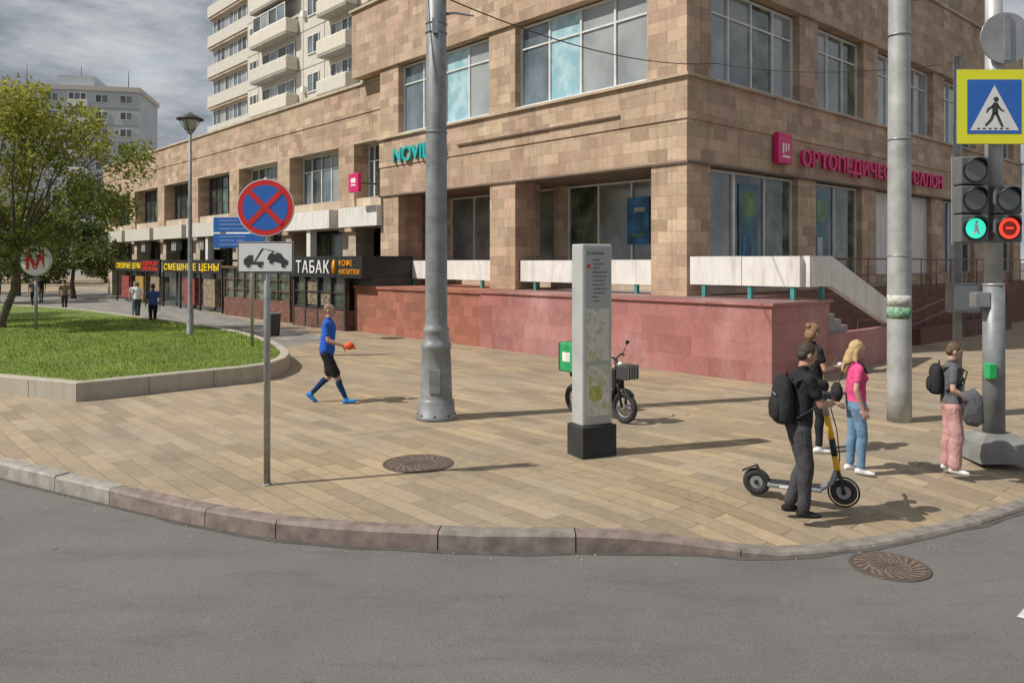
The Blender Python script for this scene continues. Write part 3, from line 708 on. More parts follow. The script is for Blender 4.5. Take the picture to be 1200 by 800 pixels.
# info stele
e=empty('information_stele',(1.08,10.55,0),math.radians(27)); b=MB()
STG=mat('stele_grey',(.48,.49,.48),.4,.2,var=.15,scale=2,bs=.03)
b.box(-.27,.27,-.20,.20,-.01,.42,BLACKM,.012)
b.box(-.235,.235,-.14,.14,.42,2.84,STG,.02)
def mapmat():
    m,nt,bs=newmat('map_print'); tc=N(nt,'ShaderNodeTexCoord').outputs['Object']
    v=N(nt,'ShaderNodeTexVoronoi'); v.inputs['Scale'].default_value=9; nt.links.new(tc,v.inputs['Vector'])
    c=mixc(nt,ramp(nt,v.outputs['Distance'],.2,.5),(.40,.42,.33),(.55,.55,.49))
    c=mixc(nt,ramp(nt,noise(nt,tc,5,5),.5,.65),c,(.36,.42,.15))
    v2=N(nt,'ShaderNodeTexVoronoi',feature='DISTANCE_TO_EDGE'); v2.inputs['Scale'].default_value=14; nt.links.new(tc,v2.inputs['Vector'])
    c=mixc(nt,ramp(nt,v2.outputs['Distance'],.04,.02),c,(.66,.66,.64))
    nt.links.new(c,bs.inputs['Base Color']); bs.inputs['Roughness'].default_value=.25; return m
MAPM=mapmat(); PGR=mat('panel_grey',(.38,.40,.375),.3,var=.12,bs=0)
b.box(-.20,.20,-.148,-.141,.48,2.79,PGR)
b.box(-.18,.18,-.1525,-.149,1.28,1.98,MAPM); b.box(-.18,.18,-.1525,-.149,.55,1.22,MAPM)
b.cyl((-.03,-.1525,.85),(-.03,-.1555,.85),.11,.11,mat('print_olive',(.40,.42,.12),.3,var=.4,scale=8,bs=0),24)
GRN=mat('green_mark',(.03,.35,.12),.4,bs=0); PDK=mat('print_grey',(.15,.16,.16),.4,bs=0)
b.box(-.17,-.13,-.152,-.149,2.70,2.74,GRN); b.box(-.17,-.12,-.152,-.149,2.52,2.57,RED)
b.box(-.11,.10,-.152,-.149,2.70,2.73,PDK)
for k in range(11):
    z=2.62-k*.055; b.box(-.09+(0 if k%3==0 else .02),random.uniform(.0,.15),-.152,-.149,z,z+.016,PDK)
b.obj('stele',e)
def manhole(name,x,y,z,r,m):
    e=empty(name,(x,y,z)); b=MB(); 
    b.torus((0,0,.0),(0,0,1),r,.018,m,40,8,.5)
    b.tube([(0,0,-.01),(0,0,.005)],[r-.01,r-.01],m,36)
    for k in range(22):
        a=k*2*math.pi/22
        for r0,r1 in ((.12,.5),(.56,.92)):
            pp=[]
            for (q,da) in ((r0,-.06),(r0,.06),(r1,.35+.07),(r1,.35-.07)): pp.append((math.cos(a+da)*r*q,math.sin(a+da)*r*q,.009))
            b.poly(pp,BR)
    b.torus((0,0,.004),(0,0,1),r*.53,.010,BR,32,6,.5)
    b.obj('cover',e)
BR=mat('rusty_iron',(.20,.145,.11),.7,.1,var=.3,scale=12); BR2=mat('iron_dark',(.10,.075,.06),.8,.1,var=.3,scale=12)
manhole('manhole_cover',-1.21,10.06,.004,.44,BR2); manhole('manhole_cover',3.45,7.12,RZ+.004,.33,BR2)
# ------------------------------------------------------------------ traffic lights
e=empty('traffic_light',(6.44,10.42,0)); b=MB()
zr=-.02
vs=[(-.36,-.32,zr),(.36,-.32,zr),(.36,.32,zr),(-.36,.32,zr),(-.33,-.29,.22),(.33,-.29,.22),(.33,.29,.22),(-.33,.29,.22),(-.2,-.17,.33),(.2,-.17,.33),(.2,.17,.33),(-.2,.17,.33)]
CONCD=mat('concrete_dark',(.22,.22,.21),.85,var=.3,scale=4,bs=.3)
b.faces([Vector(v) for v in vs],[(0,1,5,4),(1,2,6,5),(2,3,7,6),(3,0,4,7),(4,5,9,8),(5,6,10,9),(6,7,11,10),(7,4,8,11),(8,9,10,11)],CONCD)
b.cyl((0,0,.3),(0,0,2.3),.135,.13,POLE,20); b.cyl((0,0,2.3),(0,0,7.2),.11,.10,POLEL,20)
b.torus((0,0,2.3),(0,0,1),.12,.02,GALV)
b.box(-.16,-.06,-.17,-.05,1.06,1.26,mat('button_green',(.02,.42,.12),.4,bs=0),.01)
b.box(-.30,-.10,-.10,.05,2.0,2.2,GALV,.01)
b.obj('pole',e)
HG=mat('housing_grey',(.13,.135,.135),.5,var=.15); HG2=mat('housing_edge',(.34,.35,.35),.5,var=.1)
def lens(b,x,z,r,m,hood=True):
    b.cyl((x,-.20,z),(x,-.215,z),r+.02,r+.02,BLACK,24); b.disc(x,-.218,z,r,m,24)
    vs=[];fs=[];n=16
    for i in range(n+1):
        a=math.radians(10)+math.radians(160)*i/n
        for rr in (r+.012,r+.022):
            for y in(-.21,-.215-.10*math.sin(math.pi*i/n)): vs.append(Vector((x+rr*math.cos(a),y,z+rr*math.sin(a))))
    for i in range(n):
        k=i*4; fs+=[(k,k+1,k+5,k+4),(k+2,k+6,k+7,k+3),(k+1,k+3,k+7,k+5)]
    b.faces(vs,fs,BLACK,True)
DL=glassmat('lens_dark',(.07,.075,.07),(.13,.14,.135),rough=.25)
LG=mat('lens_green',(.0,.35,.25),.3,var=.05,bs=0,emit=(.05,.85,.6),estr=.9); LR=mat('lens_red',(.6,.02,.01),.3,bs=0,emit=(1,.07,.03),estr=.95); LRD=mat('lens_red_centre',(.12,.02,.01),.3,bs=0,emit=(.4,.02,.01),estr=.3)
b=MB(); x=-.37
for z in (3.80,3.42,3.04): b.box(x-.185,x+.185,-.20,.0,z-.183,z+.183,HG,.02)
b.box(x-.20,x+.20,-.015,-.005,2.84,4.0,HG2)
lens(b,x,3.80,.14,DL); lens(b,x,3.42,.14,DL); lens(b,x,3.04,.14,BLACK)
b.disc(x,-.2205,3.04,.132,LG,24)
b.disc(x+.01,-.223,3.12,.022,SIGNW,12)
b.poly([(x-.02,-.223,3.09),(x+.03,-.223,3.09),(x+.035,-.223,3.03),(x+.06,-.223,2.95),(x+.04,-.223,2.945),(x+.01,-.223,3.01),(x-.03,-.223,2.95),(x-.055,-.223,2.955),(x-.015,-.223,3.03)],SIGNW)
for z in (2.95,3.9): b.box(x+.15,.0,-.05,.0,z-.02,z+.02,GALV)
b.obj('signal_head_green',e)
b=MB(); x=.07
for z in (3.42,3.04): b.box(x-.185,x+.185,-.20,-.04,z-.183,z+.183,HG,.02)
lens(b,x,3.42,.14,DL); lens(b,x,3.04,.145,BLACK); b.disc(x,-.2215,3.04,.138,LR,32); b.disc(x,-.224,3.04,.095,LRD,24); b.box(x-.05,x+.05,-.227,-.225,3.03,3.06,LR)
b.obj('signal_head_red',e)
e2=empty('pedestrian_crossing_sign',(6.30,10.22,0)); b=MB()
b.box(-.48,.50,-.02,.0,4.14,5.12,GALV,.01); b.box(-.475,.495,-.023,-.021,4.145,5.115,YELL)
b.box(-.345,.365,-.026,-.024,4.275,4.985,BLUE)
b.poly([(-.31,-.028,4.32),(.33,-.028,4.32),(.01,-.028,4.91)],SIGNW)
def q(pts): b.poly([(x+.01,-.030,z+4.34) for x,z in pts],DFRAME)
b.disc(.03,-.030,4.34+.385,.034,DFRAME,14)
q([(-.015,.345),(.035,.345),(.05,.32),(.045,.20),(.0,.19),(-.03,.2),(-.03,.28)])
q([(.0,.21),(.045,.21),(.085,.11),(.12,.03),(.09,.02),(.05,.10)]); q([(-.03,.21),(.01,.20),(-.03,.11),(-.11,.03),(-.13,.05),(-.06,.13)])
q([(-.015,.34),(-.03,.31),(-.10,.26),(-.11,.21),(-.09,.21),(-.075,.245),(-.02,.28)]); q([(.045,.33),(.09,.26),(.13,.235),(.12,.22),(.075,.24),(.04,.28)])
for k in range(6): b.box(-.22+k*.075,-.18+k*.075,-.0295,-.0285,4.335,4.352,DFRAME)
b.box(.09,.19,.0,.1,4.3,4.34,GALV); b.box(.09,.19,.0,.1,4.9,4.94,GALV)
b.obj('sign',e2)
e3=empty('traffic_sign',(6.44,10.42,0)); b=MB()
SBK=mat('sign_back',(.36,.37,.38),.5,.4,bs=.02)
b.cyl((.08,-.14,5.55),(.08,-.12,5.55),.34,.34,GALV,40); b.disc(.08,-.142,5.55,.335,SBK,40); b.box(.04,.12,-.17,-.143,5.25,5.85,GALV)
b.box(.0,.16,-.12,-.09,5.35,5.39,GALV); b.box(.0,.16,-.12,-.09,5.7,5.74,GALV); b.obj('sign_disc',e3)
e=empty('signal_post',(7.6,13.3,0)); b=MB(); b.cyl((0,0,0),(0,0,6.1),.075,.06,POLE,16); b.cyl((0,0,0),(0,0,.5),.11,.11,POLE,16)
b.box(-.26,.26,-.24,-.08,1.75,2.25,POLE,.02); b.box(-.2,.2,-.245,-.241,1.8,2.2,HG2)
b.obj('post',e)
e=empty('overhead_cables'); b=MB()
def cable(p,q,sag,r=.012):
    p=Vector(p);q=Vector(q); pts=[p.lerp(q,t/14)-Vector((0,0,sag*4*(t/14)*(1-t/14))) for t in range(15)]
    b.tube(pts,[r]*15,BLACK,5)
cable((-1.1,13,7.0),W(1.2,-.1,7.9),.35); cable(W(1.2,-.1,7.9),(7.6,13.3,6.0),.2,.008); cable((-1.1,13,7.3),(-11,9,9.5),.2); cable((-1.1,13,7.1),(6.34,12.76,8.6),.3,.008)
cable((6.4,12.8,6.9),(14,11,7.2),.2)
b.obj('cables',e)
# ------------------------------------------------------------------ people
def clothmat(name,col,var=.22,rough=.9):
    m,nt,b=newmat(name); tc=N(nt,'ShaderNodeTexCoord').outputs['Object']
    f=noise(nt,mapping(nt,tc,(1,1,.6)),7,4)
    nt.links.new(mixc(nt,ramp(nt,f,.3,.7),tuple(c*(1-var) for c in col),tuple(c*(1+var*.5) for c in col)),b.inputs['Base Color'])
    b.inputs['Roughness'].default_value=rough; b.inputs['Specular IOR Level'].default_value=.2
    bump(nt,b,noise(nt,mapping(nt,tc,(1,1,.7),(.5,.3,0)),11,4,.6),.8,.035); return m
SKIN=mat('skin',(.50,.30,.22),.55,var=.08,scale=5,bs=.05); SKIN2=mat('skin_tan',(.42,.235,.16),.55,var=.08,scale=5,bs=.05)
LIP=mat('lips',(.35,.12,.10),.5,bs=0); EYE=mat('eye_dark',(.03,.02,.015),.3,bs=0)
H_BR=mat('hair_brown',(.13,.075,.04),.6,var=.5,scale=20,bs=.5); H_BL=mat('hair_blond',(.52,.36,.17),.55,var=.4,scale=20,bs=.5); H_LB=mat('hair_auburn',(.28,.16,.08),.6,var=.4,scale=20,bs=.5)
H_DK=mat('hair_dark',(.05,.035,.025),.6,var=.4,scale=20,bs=.5); H_GR=mat('hair_short_grey',(.24,.16,.12),.7,var=.3,scale=20)
def person(name,loc,face,H,P,O,female=False,vox=.007):
    e=empty(name,loc,face); S=H/1.78
    b=MB(); segs=[]
    D=BLACK
    def seg(p0,r0,p1,r1,m): segs.append((Vector(p0)*S,r0*S,Vector(p1)*S,r1*S,m))
    def limb(pts,rad,ms,ref=None,sq=1):
        pts=[Vector(p) for p in pts]
        for i in range(len(pts)-1):
            b.tube([pts[i]*S,pts[i+1]*S],[rad[i]*S,rad[i+1]*S],D,14); seg(pts[i],rad[i],pts[i+1],rad[i+1],ms[i])
            b.sph(pts[i]*S,rad[i]*S,D)
        b.sph(pts[-1]*S,rad[-1]*S,D)
    lean=P.get('lean',0)
    def U(v): v=Vector(v); return Vector((v.x,v.y+lean*max(0,v.z-.92),v.z))
    sk=O['skin']; top=O['top']; pan=O['pants']
    sw=.165 if female else .19; wf=.86 if female else 1
    hipw=1.08 if female else 1
    prof=[(.84,.12*hipw,.10,0),(.90,.168*hipw,.125,0),(.97,.165*hipw,.125,0),(1.06,.148*wf,.115,.0),(1.16,.148*wf,.112,.0),(1.26,.165*wf,.122,.008),(1.35,.182*wf,.125,.01),(1.42,.175*wf,.105,0),(1.465,.115*wf,.08,-.005),(1.49,.06,.06,-.005)]
    hem=O.get('hem',.92)
    if O.get('flare',True):
        prof=[(z,rx+(.012 if hem<z<1.2 else 0),ry+(.012 if hem<z<1.2 else 0),y) for z,rx,ry,y in prof]
    pts=[U((0,y,z))*S for z,rx,ry,y in prof]
    b.tube(pts,[(rx*S,ry*S) for z,rx,ry,y in prof],D,20,ref=(1,0,0))
    for i in range(len(prof)-1):
        z0,rx0,ry0,y0=prof[i]; z1,rx1,ry1,y1=prof[i+1]
        zz=[z0,z1] if not z0<hem<z1 else [z0,hem,z1]
        for a,c in zip(zz[:-1],zz[1:]):
            m=pan if (a+c)/2<hem else top
            for k in (-1,0,1):
                ox0=k*max(0,rx0-ry0); ox1=k*max(0,rx1-ry1); seg(U((ox0,y0,a)),ry0,U((ox1,y1,c)),ry1,m)
    if female:
        for s_ in (-1,1): b.sph(U((s_*.07,.085,1.28))*S,.06*S,D); seg(U((s_*.07,.08,1.28)),.06,U((s_*.07,.085,1.28)),.06,top)
    hr=Matrix.Rotation(P.get('head',0),3,'Z')@Matrix.Rotation(P.get('nod',0),3,'X')
    nb=U((0,-.005,1.46))
    limb([nb,U((0,.005,1.56))],[.055 if female else .062,.05 if female else .056],[sk])
    piv=U((0,0,1.56))
    def Hd(v): return piv+hr@(Vector(v)-Vector((0,0,1.56)))
    def hs(c,r,m,sg=True,k=1):
        b.sph(Hd(c)*S,tuple(x*S for x in r),D,R=hr)
        if sg: segs.append(('E',Hd(c)*S,tuple(x*S for x in r),m))
    hs((0,.015,1.665),(.074,.092,.108),sk); hs((0,.04,1.60),(.055,.058,.058),sk); hs((0,.082,1.572),(.024,.02,.018),sk)
    hs((0,.108,1.635),(.013,.02,.026),sk)
    for s_ in(-1,1):
        hs((s_*.077,.0,1.64),(.012,.022,.033),sk); hs((s_*.031,.094,1.665),(.014,.012,.009),EYE); hs((s_*.031,.094,1.687),(.02,.012,.005),O['hair'])
    hs((0,.097,1.60),(.024,.009,.008),LIP)
    hk=O['hairstyle']; hm=O['hair']
    if hk=='short': hs((0,-.008,1.69),(.083,.096,.098),hm); hs((0,-.045,1.64),(.072,.06,.06),hm)
    elif hk=='buzz': hs((0,-.006,1.685),(.079,.093,.098),hm)
    else:
        hs((0,-.008,1.685),(.09,.10,.108),hm); hs((0,-.05,1.62),(.085,.065,.09),hm)
        if hk=='long':
            for s_ in (-1,1): limb([Hd((s_*.07,-.01,1.65)),Hd((s_*.078,-.01,1.53)),Hd((s_*.08,.01,1.42))],[.028,.03,.022],[hm,hm])
            limb([Hd((0,-.06,1.6)),Hd((0,-.085,1.48)),Hd((0,-.115,1.36))],[.075,.075,.05],[hm,hm])
        if hk=='bun': hs((0,-.10,1.73),(.042,.042,.04),hm)
        if hk=='pony': limb([Hd((0,-.1,1.68)),Hd((0,-.15,1.6)),Hd((0,-.14,1.45))],[.03,.035,.018],[hm,hm])
    loose=O.get('loose',0); legk=O.get('legs','long')
    for sd,s_ in (('R',1),('L',-1)):
        L_=P['leg'+sd]; hip=Vector((s_*.092*hipw,0,.90)); kn=Vector(L_[0]); an=Vector(L_[1]); toe=Vector(L_[2]).normalized()
        back=-((an-kn).normalized().cross(Vector((1,0,0)))).normalized()
        if back.y>0: back=-back
        calf=kn.lerp(an,.3)+back*.015
        th=hip.lerp(kn,.45)
        if legk=='long':
            limb([hip,th,kn,calf,kn.lerp(an,.6),kn.lerp(an,.9)],[.092*hipw+loose*.3,.08+loose*.5,.062+loose,.06+loose,.049+loose*1.1,.05+loose*1.25],[pan]*5)
            limb([kn.lerp(an,.88),an],[.036,.034],[sk])
        else:
            hm_=hip.lerp(kn,.85); limb([hip,th,hm_],[.095,.093,.088],[pan]*2); limb([hip.lerp(kn,.8),kn],[.066,.055],[sk])
            limb([kn,kn.lerp(an,.18)],[.054,.055],[sk]); limb([kn.lerp(an,.18),calf,an],[.056,.058,.037],[O.get('sock',sk)]*2)
        up=Vector((0,0,1))
        side=toe.cross(up).normalized(); upf=side.cross(toe).normalized()
        if upf.z<0: upf=-upf
        a0=an-upf*.05
        fp=[a0-toe*.07+upf*.012,a0-toe*.03+upf*.008,a0+toe*.05,a0+toe*.12-upf*.008,a0+toe*.175-upf*.012]
        b.tube([p*S for p in fp],[(.032*S,.034*S),(.04*S,.042*S),(.038*S,.044*S),(.030*S,.046*S),(.018*S,.032*S)],D,14,ref=tuple(upf))
        b.tube([(an+upf*.0)*S,(a0+toe*.02)*S],[.042*S,.045*S],D,12)
        for p,q_,r in ((fp[0],fp[1],.04),(fp[1],fp[2],.042),(fp[2],fp[3],.04),(fp[3],fp[4],.03)): seg(p,r,q_,r*.95,O['shoe'])
        seg(an,.043,a0,.045,O['shoe'])
        if O.get('sole'):
            seg(fp[0]-upf*.03,.018,fp[3]-upf*.025,.018,O['sole']); seg(fp[3]-upf*.025,.018,fp[4]-upf*.015,.015,O['sole'])
    for sd,s_ in (('R',1),('L',-1)):
        A=P['arm'+sd]; sh=U((s_*sw,0,1.415)); el=Vector(A[0]); wr=Vector(A[1]); n_=Vector(A[2]).normalized(); curl=A[3]
        slv=O.get('sleeve',.6); asc=.88 if female else 1
        limb([U((s_*sw*.6,0,1.42)),sh],[.062*asc,.062*asc],[top])
        if slv<1:
            c=sh.lerp(el,slv); limb([sh,c],[.063*asc,.06*asc],[top]); limb([c,el],[.043*asc,.039*asc],[sk])
            limb([el,el.lerp(wr,.3),wr],[.039*asc,.04*asc,.026*asc],[sk,sk])
        else:
            limb([sh,el,wr.lerp(el,.1)],[.06*asc,.05*asc,.038*asc],[top,top]); limb([wr.lerp(el,.12),wr],[.027,.026],[sk])
        d=Vector(A[4]).normalized() if len(A)>4 else (wr-el).normalized()
        n_=(n_-d*n_.dot(d)).normalized(); s2=d.cross(n_).normalized(); ts=A[5] if len(A)>5 else 1
        b.tube([wr*S,(wr+d*.03)*S,(wr+d*.07)*S,(wr+d*.095)*S],[(.016*S,.026*S),(.017*S,.036*S),(.016*S,.042*S),(.012*S,.040*S)],D,12,ref=tuple(n_))
        for k in (-1,0,1): seg(wr+s2*k*.015,.018,wr+d*.09+s2*k*.026,.016,sk)
        for i,ln in enumerate((.070,.080,.074,.058)):
            k=(i-1.5); p=wr+d*.088+s2*k*.0215; ang=0; dd=(d+s2*k*.09).normalized(); pr=p
            for f_,r_ in ((.45,.0092),(.3,.0085),(.25,.0078)):
                ang+=curl; di=(dd*math.cos(ang)+n_*math.sin(ang)).normalized(); nx=pr+di*ln*f_
                limb([pr,nx],[r_,r_*.93],[sk]); pr=nx
        tb=wr+d*.025+s2*ts*-.03; td=(d*.65-s2*ts*.65+n_*.35).normalized(); t1=tb+td*.045; td2=(td+n_*.5*curl+d*.3).normalized(); t2=t1+td2*.032
        limb([tb,t1,t2],[.014,.0115,.009],[sk,sk])
    me=bpy.data.meshes.new('tmp'); b.bm.to_mesh(me); b.bm.free()
    t=bpy.data.objects.new('tmp',me); COL.objects.link(t)
    r=t.modifiers.new('r','REMESH'); r.mode='VOXEL'; r.voxel_size=vox*S; r.use_smooth_shade=True
    sm=t.modifiers.new('s','SMOOTH'); sm.factor=.5; sm.iterations=3 if vox<.01 else 1
    dg=bpy.context.evaluated_depsgraph_get(); nm=bpy.data.meshes.new_from_object(t.evaluated_get(dg))
    bpy.data.objects.remove(t)
    n=len(nm.polygons); c=np.empty(n*3); nm.polygons.foreach_get('center',c); c=c.reshape(-1,3)
    mats=[]; best=np.full(n,1e9); idx=np.zeros(n,np.int32)
    for s_ in segs:
        m=s_[-1]
        if m not in mats: mats.append(m)
        if s_[0]=='E':
            R=np.array(hr); q_=(c-np.array(s_[1]))@R; rr=np.array(s_[2]); k=np.linalg.norm(q_/rr,axis=1)
            g=np.linalg.norm(q_/rr**2,axis=1)+1e-6; dist=k*(k-1)/g
        else:
            p0=np.array(s_[0]);p1=np.array(s_[2]);v=p1-p0; L2=(v@v)+1e-12
            tt=np.clip(((c-p0)@v)/L2,0,1); dist=np.linalg.norm(c-p0-tt[:,None]*v,axis=1)-(s_[1]+(s_[3]-s_[1])*tt)
        if m in (EYE,LIP): dist=dist-.003
        w_=dist<best; best[w_]=dist[w_]; idx[w_]=mats.index(m)
    nv=len(nm.vertices); co_=np.empty(nv*3); nm.vertices.foreach_get('co',co_); co_=co_.reshape(-1,3)
    nrm=np.empty(nv*3); nm.vertices.foreach_get('normal',nrm); nrm=nrm.reshape(-1,3)
    x,y,z=co_.T
    fold=(np.sin(z*31+x*22-y*14+2.2*np.sin(z*9+y*8)+3*np.sin(x*7))*.6+np.sin(z*47-x*26+y*31+2*np.sin(z*13+x*17))*.4)
    amp=.0022*(1+.9*np.exp(-((z/S-.50)/.07)**2)+1.0*np.exp(-((z/S-.16)/.06)**2)+.7*np.exp(-((z/S-1.02)/.07)**2))
    fold=np.maximum(fold,-.25)*amp
    isc=np.zeros(nv,bool); lv=np.empty(len(nm.loops),np.int32); nm.loops.foreach_get('vertex_index',lv); ls=np.empty(n,np.int32); nm.polygons.foreach_get('loop_start',ls)
    cm=np.array([m in (top,pan) for m in mats])[idx]
    for k in range(3): isc[lv[ls[cm]+k]]=True
    co_+=nrm*(fold*isc)[:,None]; nm.vertices.foreach_set('co',co_.ravel())
    nm.materials.clear()
    for m in mats: nm.materials.append(m)
    nm.polygons.foreach_set('material_index',idx); nm.polygons.foreach_set('use_smooth',np.ones(n,bool)); nm.update()
    o=bpy.data.objects.new('body',nm); COL.objects.link(o); o.parent=e
    return e
def stand(a=.0): return dict(legR=((.10,.03+a,.49),(.11,.0+a,.085),(.25,1,0)),legL=((-.10,.02-a,.49),(-.11,-.02-a,.085),(-.25,1,0)),
    armR=((.235,-.03,1.13),(.24,.06,.88),(-1,.2,0),.35),armL=((-.235,-.03,1.13),(-.24,.06,.88),(1,.2,0),.35,(0,.25,-1),-1))
BL=clothmat('cloth_black',(.026,.026,.028)); DG=clothmat('cloth_darkgrey',(.065,.065,.07)); CB=clothmat('cloth_blue',(.03,.12,.52)); PK=clothmat('cloth_pink',(.70,.09,.24)); JN=clothmat('denim',(.16,.27,.40)); PP=clothmat('cloth_dustyrose',(.55,.31,.29)); GY=clothmat('cloth_grey',(.12,.12,.13)); SB=clothmat('sock_blue',(.015,.05,.13)); WS=clothmat('shoe_white',(.70,.70,.70),.1); BKS=clothmat('shoe_black',(.025,.025,.027)); BS=clothmat('shoe_blue',(.04,.22,.60)); WHs=clothmat('cloth_white',(.7,.7,.68)); KH=clothmat('cloth_khaki',(.22,.17,.12)); BAG=clothmat('bag_black',(.03,.03,.033))
R90=-math.pi/2
P=dict(lean=.06,legR=((.09,.20,.50),(.09,.36,.11),(0,1,.18)),legL=((-.09,.03,.49),(-.09,-.30,.17),(0,.8,-.55)),
  armR=((.25,.08,1.15),(.22,.33,1.06),(-1,0,-.2),.6),armL=((-.26,-.14,1.17),(-.25,-.02,.93),(1,0,0),.4,(0,.3,-1),-1))
pe=person('walking_man',(-3.42,14.4,-.025),R90,1.86,P,dict(skin=SKIN2,top=CB,pants=BL,shoe=BS,sole=WS,sock=SB,hair=H_GR,hairstyle='buzz',legs='shorts',hem=.90))
b=MB(); b.sph((.225,.46,1.10),(.06,.10,.075),mat('orange_cap',(.75,.10,.02),.6)); b.sph((.225,.54,1.06),(.05,.05,.02),mat('orange_cap_b',(.75,.10,.02),.6)); b.obj('orange_cap',pe)
P=dict(lean=.10,head=.15,nod=-.25,legR=((.10,.05,.49),(.10,.02,.085),(.1,1,0)),legL=((-.09,.10,.49),(-.10,-.06,.085),(-.1,1,0)),
  armR=((.20,.16,1.16),(.0,.36,1.15),(0,0,-1),.55,(-.4,1,-.1)),armL=((-.26,.18,1.17),(-.34,.38,1.17),(0,0,-1),.55,(-.1,1,-.1),-1))
pe=person('scooter_rider',(2.98,8.12,-.03),R90,1.80,P,dict(skin=SKIN2,top=BL,pants=DG,shoe=BKS,hair=H_DK,hairstyle='short',loose=.014,hem=.93))
def backpack(parent,c,sz,m,rz=0):
    b=MB(); x,y,z=c; w_,d_,h_=sz
    prof=[(-.5,.55,.6),(-.46,.82,.85),(-.35,.98,1.05),(-.1,1.0,1.1),(.15,.96,1.0),(.33,.85,.85),(.44,.65,.62),(.5,.35,.3)]
    b.tube([(x,y-.0,z+h_*t) for t,_,_ in prof],[(w_/2*a,d_/2*k) for _,a,k in prof],m,22,ref=(1,0,0))
    pr2=[(-.40,.6,.5),(-.34,.8,.8),(-.15,.85,.9),(.0,.75,.7),(.04,.5,.4)]
    b.tube([(x,y-d_*.42,z+h_*t) for t,_,_ in pr2],[(w_/2*a*.85,d_*.28*k) for _,a,k in pr2],m,18,ref=(1,0,0))
    b.tube([(x-w_*.3,y-d_*.52,z+h_*.12),(x,y-d_*.56,z+h_*.16),(x+w_*.3,y-d_*.52,z+h_*.12)],[.005]*3,GALV,6)
    for s_ in(-1,1): b.tube([(x+s_*w_*.3,y+d_/2-.03,z+h_*.36),(x+s_*w_*.36,y+d_/2+.08,z+h_*.46),(x+s_*w_*.40,y+d_/2+.24,z+h_*.30),(x+s_*w_*.46,y+d_/2+.20,z-h_*.1),(x+s_*w_*.42,y+d_/2,z-h_*.35)],[(.022,.01)]*5,m,8,ref=(1,0,0))
    b.tube([(x-.03,y+d_/2-.05,z+h_*.47),(x,y+d_/2-.05,z+h_/2+.04),(x+.03,y+d_/2-.05,z+h_*.47)],[.008]*3,m,6)
    b.obj('backpack',parent)
backpack(pe,(.02,-.17,1.21),(.34,.20,.50),BAG)
P=stand(.03); P.update(head=.2,nod=-.2,armR=((.20,.06,1.16),(.10,.28,1.18),(0,0,1),.5),armL=((-.21,.05,1.16),(-.1,.30,1.2),(0,0,1),.5,(.2,1,.1),-1))
pe=person('waiting_woman',(4.12,10.7,-.0),R90+.2,1.76,P,dict(skin=SKIN,top=BL,pants=BL,shoe=WS,hair=H_LB,hairstyle='bun',sleeve=.5,hem=1.0),True)
b=MB(); b.box(-.02,.10,.36,.44,1.14,1.22,WHs,.02); b.tube([(-.13,-.06,1.46),(.0,.14,1.27),(.15,.08,1.0)],[(.012,.006)]*3,ORANGE,6); b.sph((.17,.02,.92),(.05,.13,.10),BAG); b.obj('shoulder_bag',pe)
P=stand(.03); P.update(head=-.1,nod=-.1,armR=((.225,-.06,1.14),(.21,.04,.88),(-1,.2,0),.35),armL=((-.22,.0,1.14),(-.2,.15,.92),(1,.2,0),.35,(0,.3,-1),-1))
pe=person('blonde_woman',(4.27,9.68,-.01),R90-.15,1.64,P,dict(skin=SKIN,top=PK,pants=JN,shoe=WS,hair=H_BL,hairstyle='long',sleeve=.55,loose=.006,hem=.98),True)
b=MB(); b.sph((-.02,-.22,.99),(.13,.07,.13),BAG); b.tube([(.0,-.2,1.1),(.06,-.14,1.34),(.1,.02,1.40),(.12,.1,1.25)],[(.012,.006)]*4,BAG,6); b.obj('handbag',pe)
P=stand(.02); P.update(head=.1,nod=-.3,armR=((.235,-.02,1.15),(.17,.20,1.02),(-1,0,.3),.5),armL=((-.23,.0,1.15),(-.12,.20,1.05),(1,.2,0),.5,(.5,1,-.2),-1))
pe=person('woman_with_backpack',(5.48,9.72,-.01),R90-.35,1.62,P,dict(skin=SKIN,top=GY,pants=PP,shoe=WS,hair=H_BR,hairstyle='short',sleeve=.6,loose=.03,hem=.93),True)
backpack(pe,(-.0,-.17,1.15),(.26,.17,.38),BAG)
b=MB(); b.tube([(.17,.10,1.0),(.20,.15,.99),(.20,.2,.94),(.21,.21,.82),(.20,.2,.68),(.19,.19,.62)],[(.06,.04),(.12,.045),(.11,.05),(.10,.04),(.12,.03),(.06,.012)],GY,14,ref=(0,1,0)); b.obj('carried_jacket',pe)
def walk(a=1):
    return dict(lean=.04,legR=((.09,.14*a,.49),(.09,.2*a,.10),(0,1,.1)),legL=((-.09,.0,.49),(-.09,-.2*a,.13),(0,1,-.3)),armR=((.24,-.12,1.15),(.24,-.08,.90),(-1,0,0),.4,(0,.2,-1)),armL=((-.24,.08,1.15),(-.24,.2,.93),(1,0,0),.4,(0,.4,-1),-1))
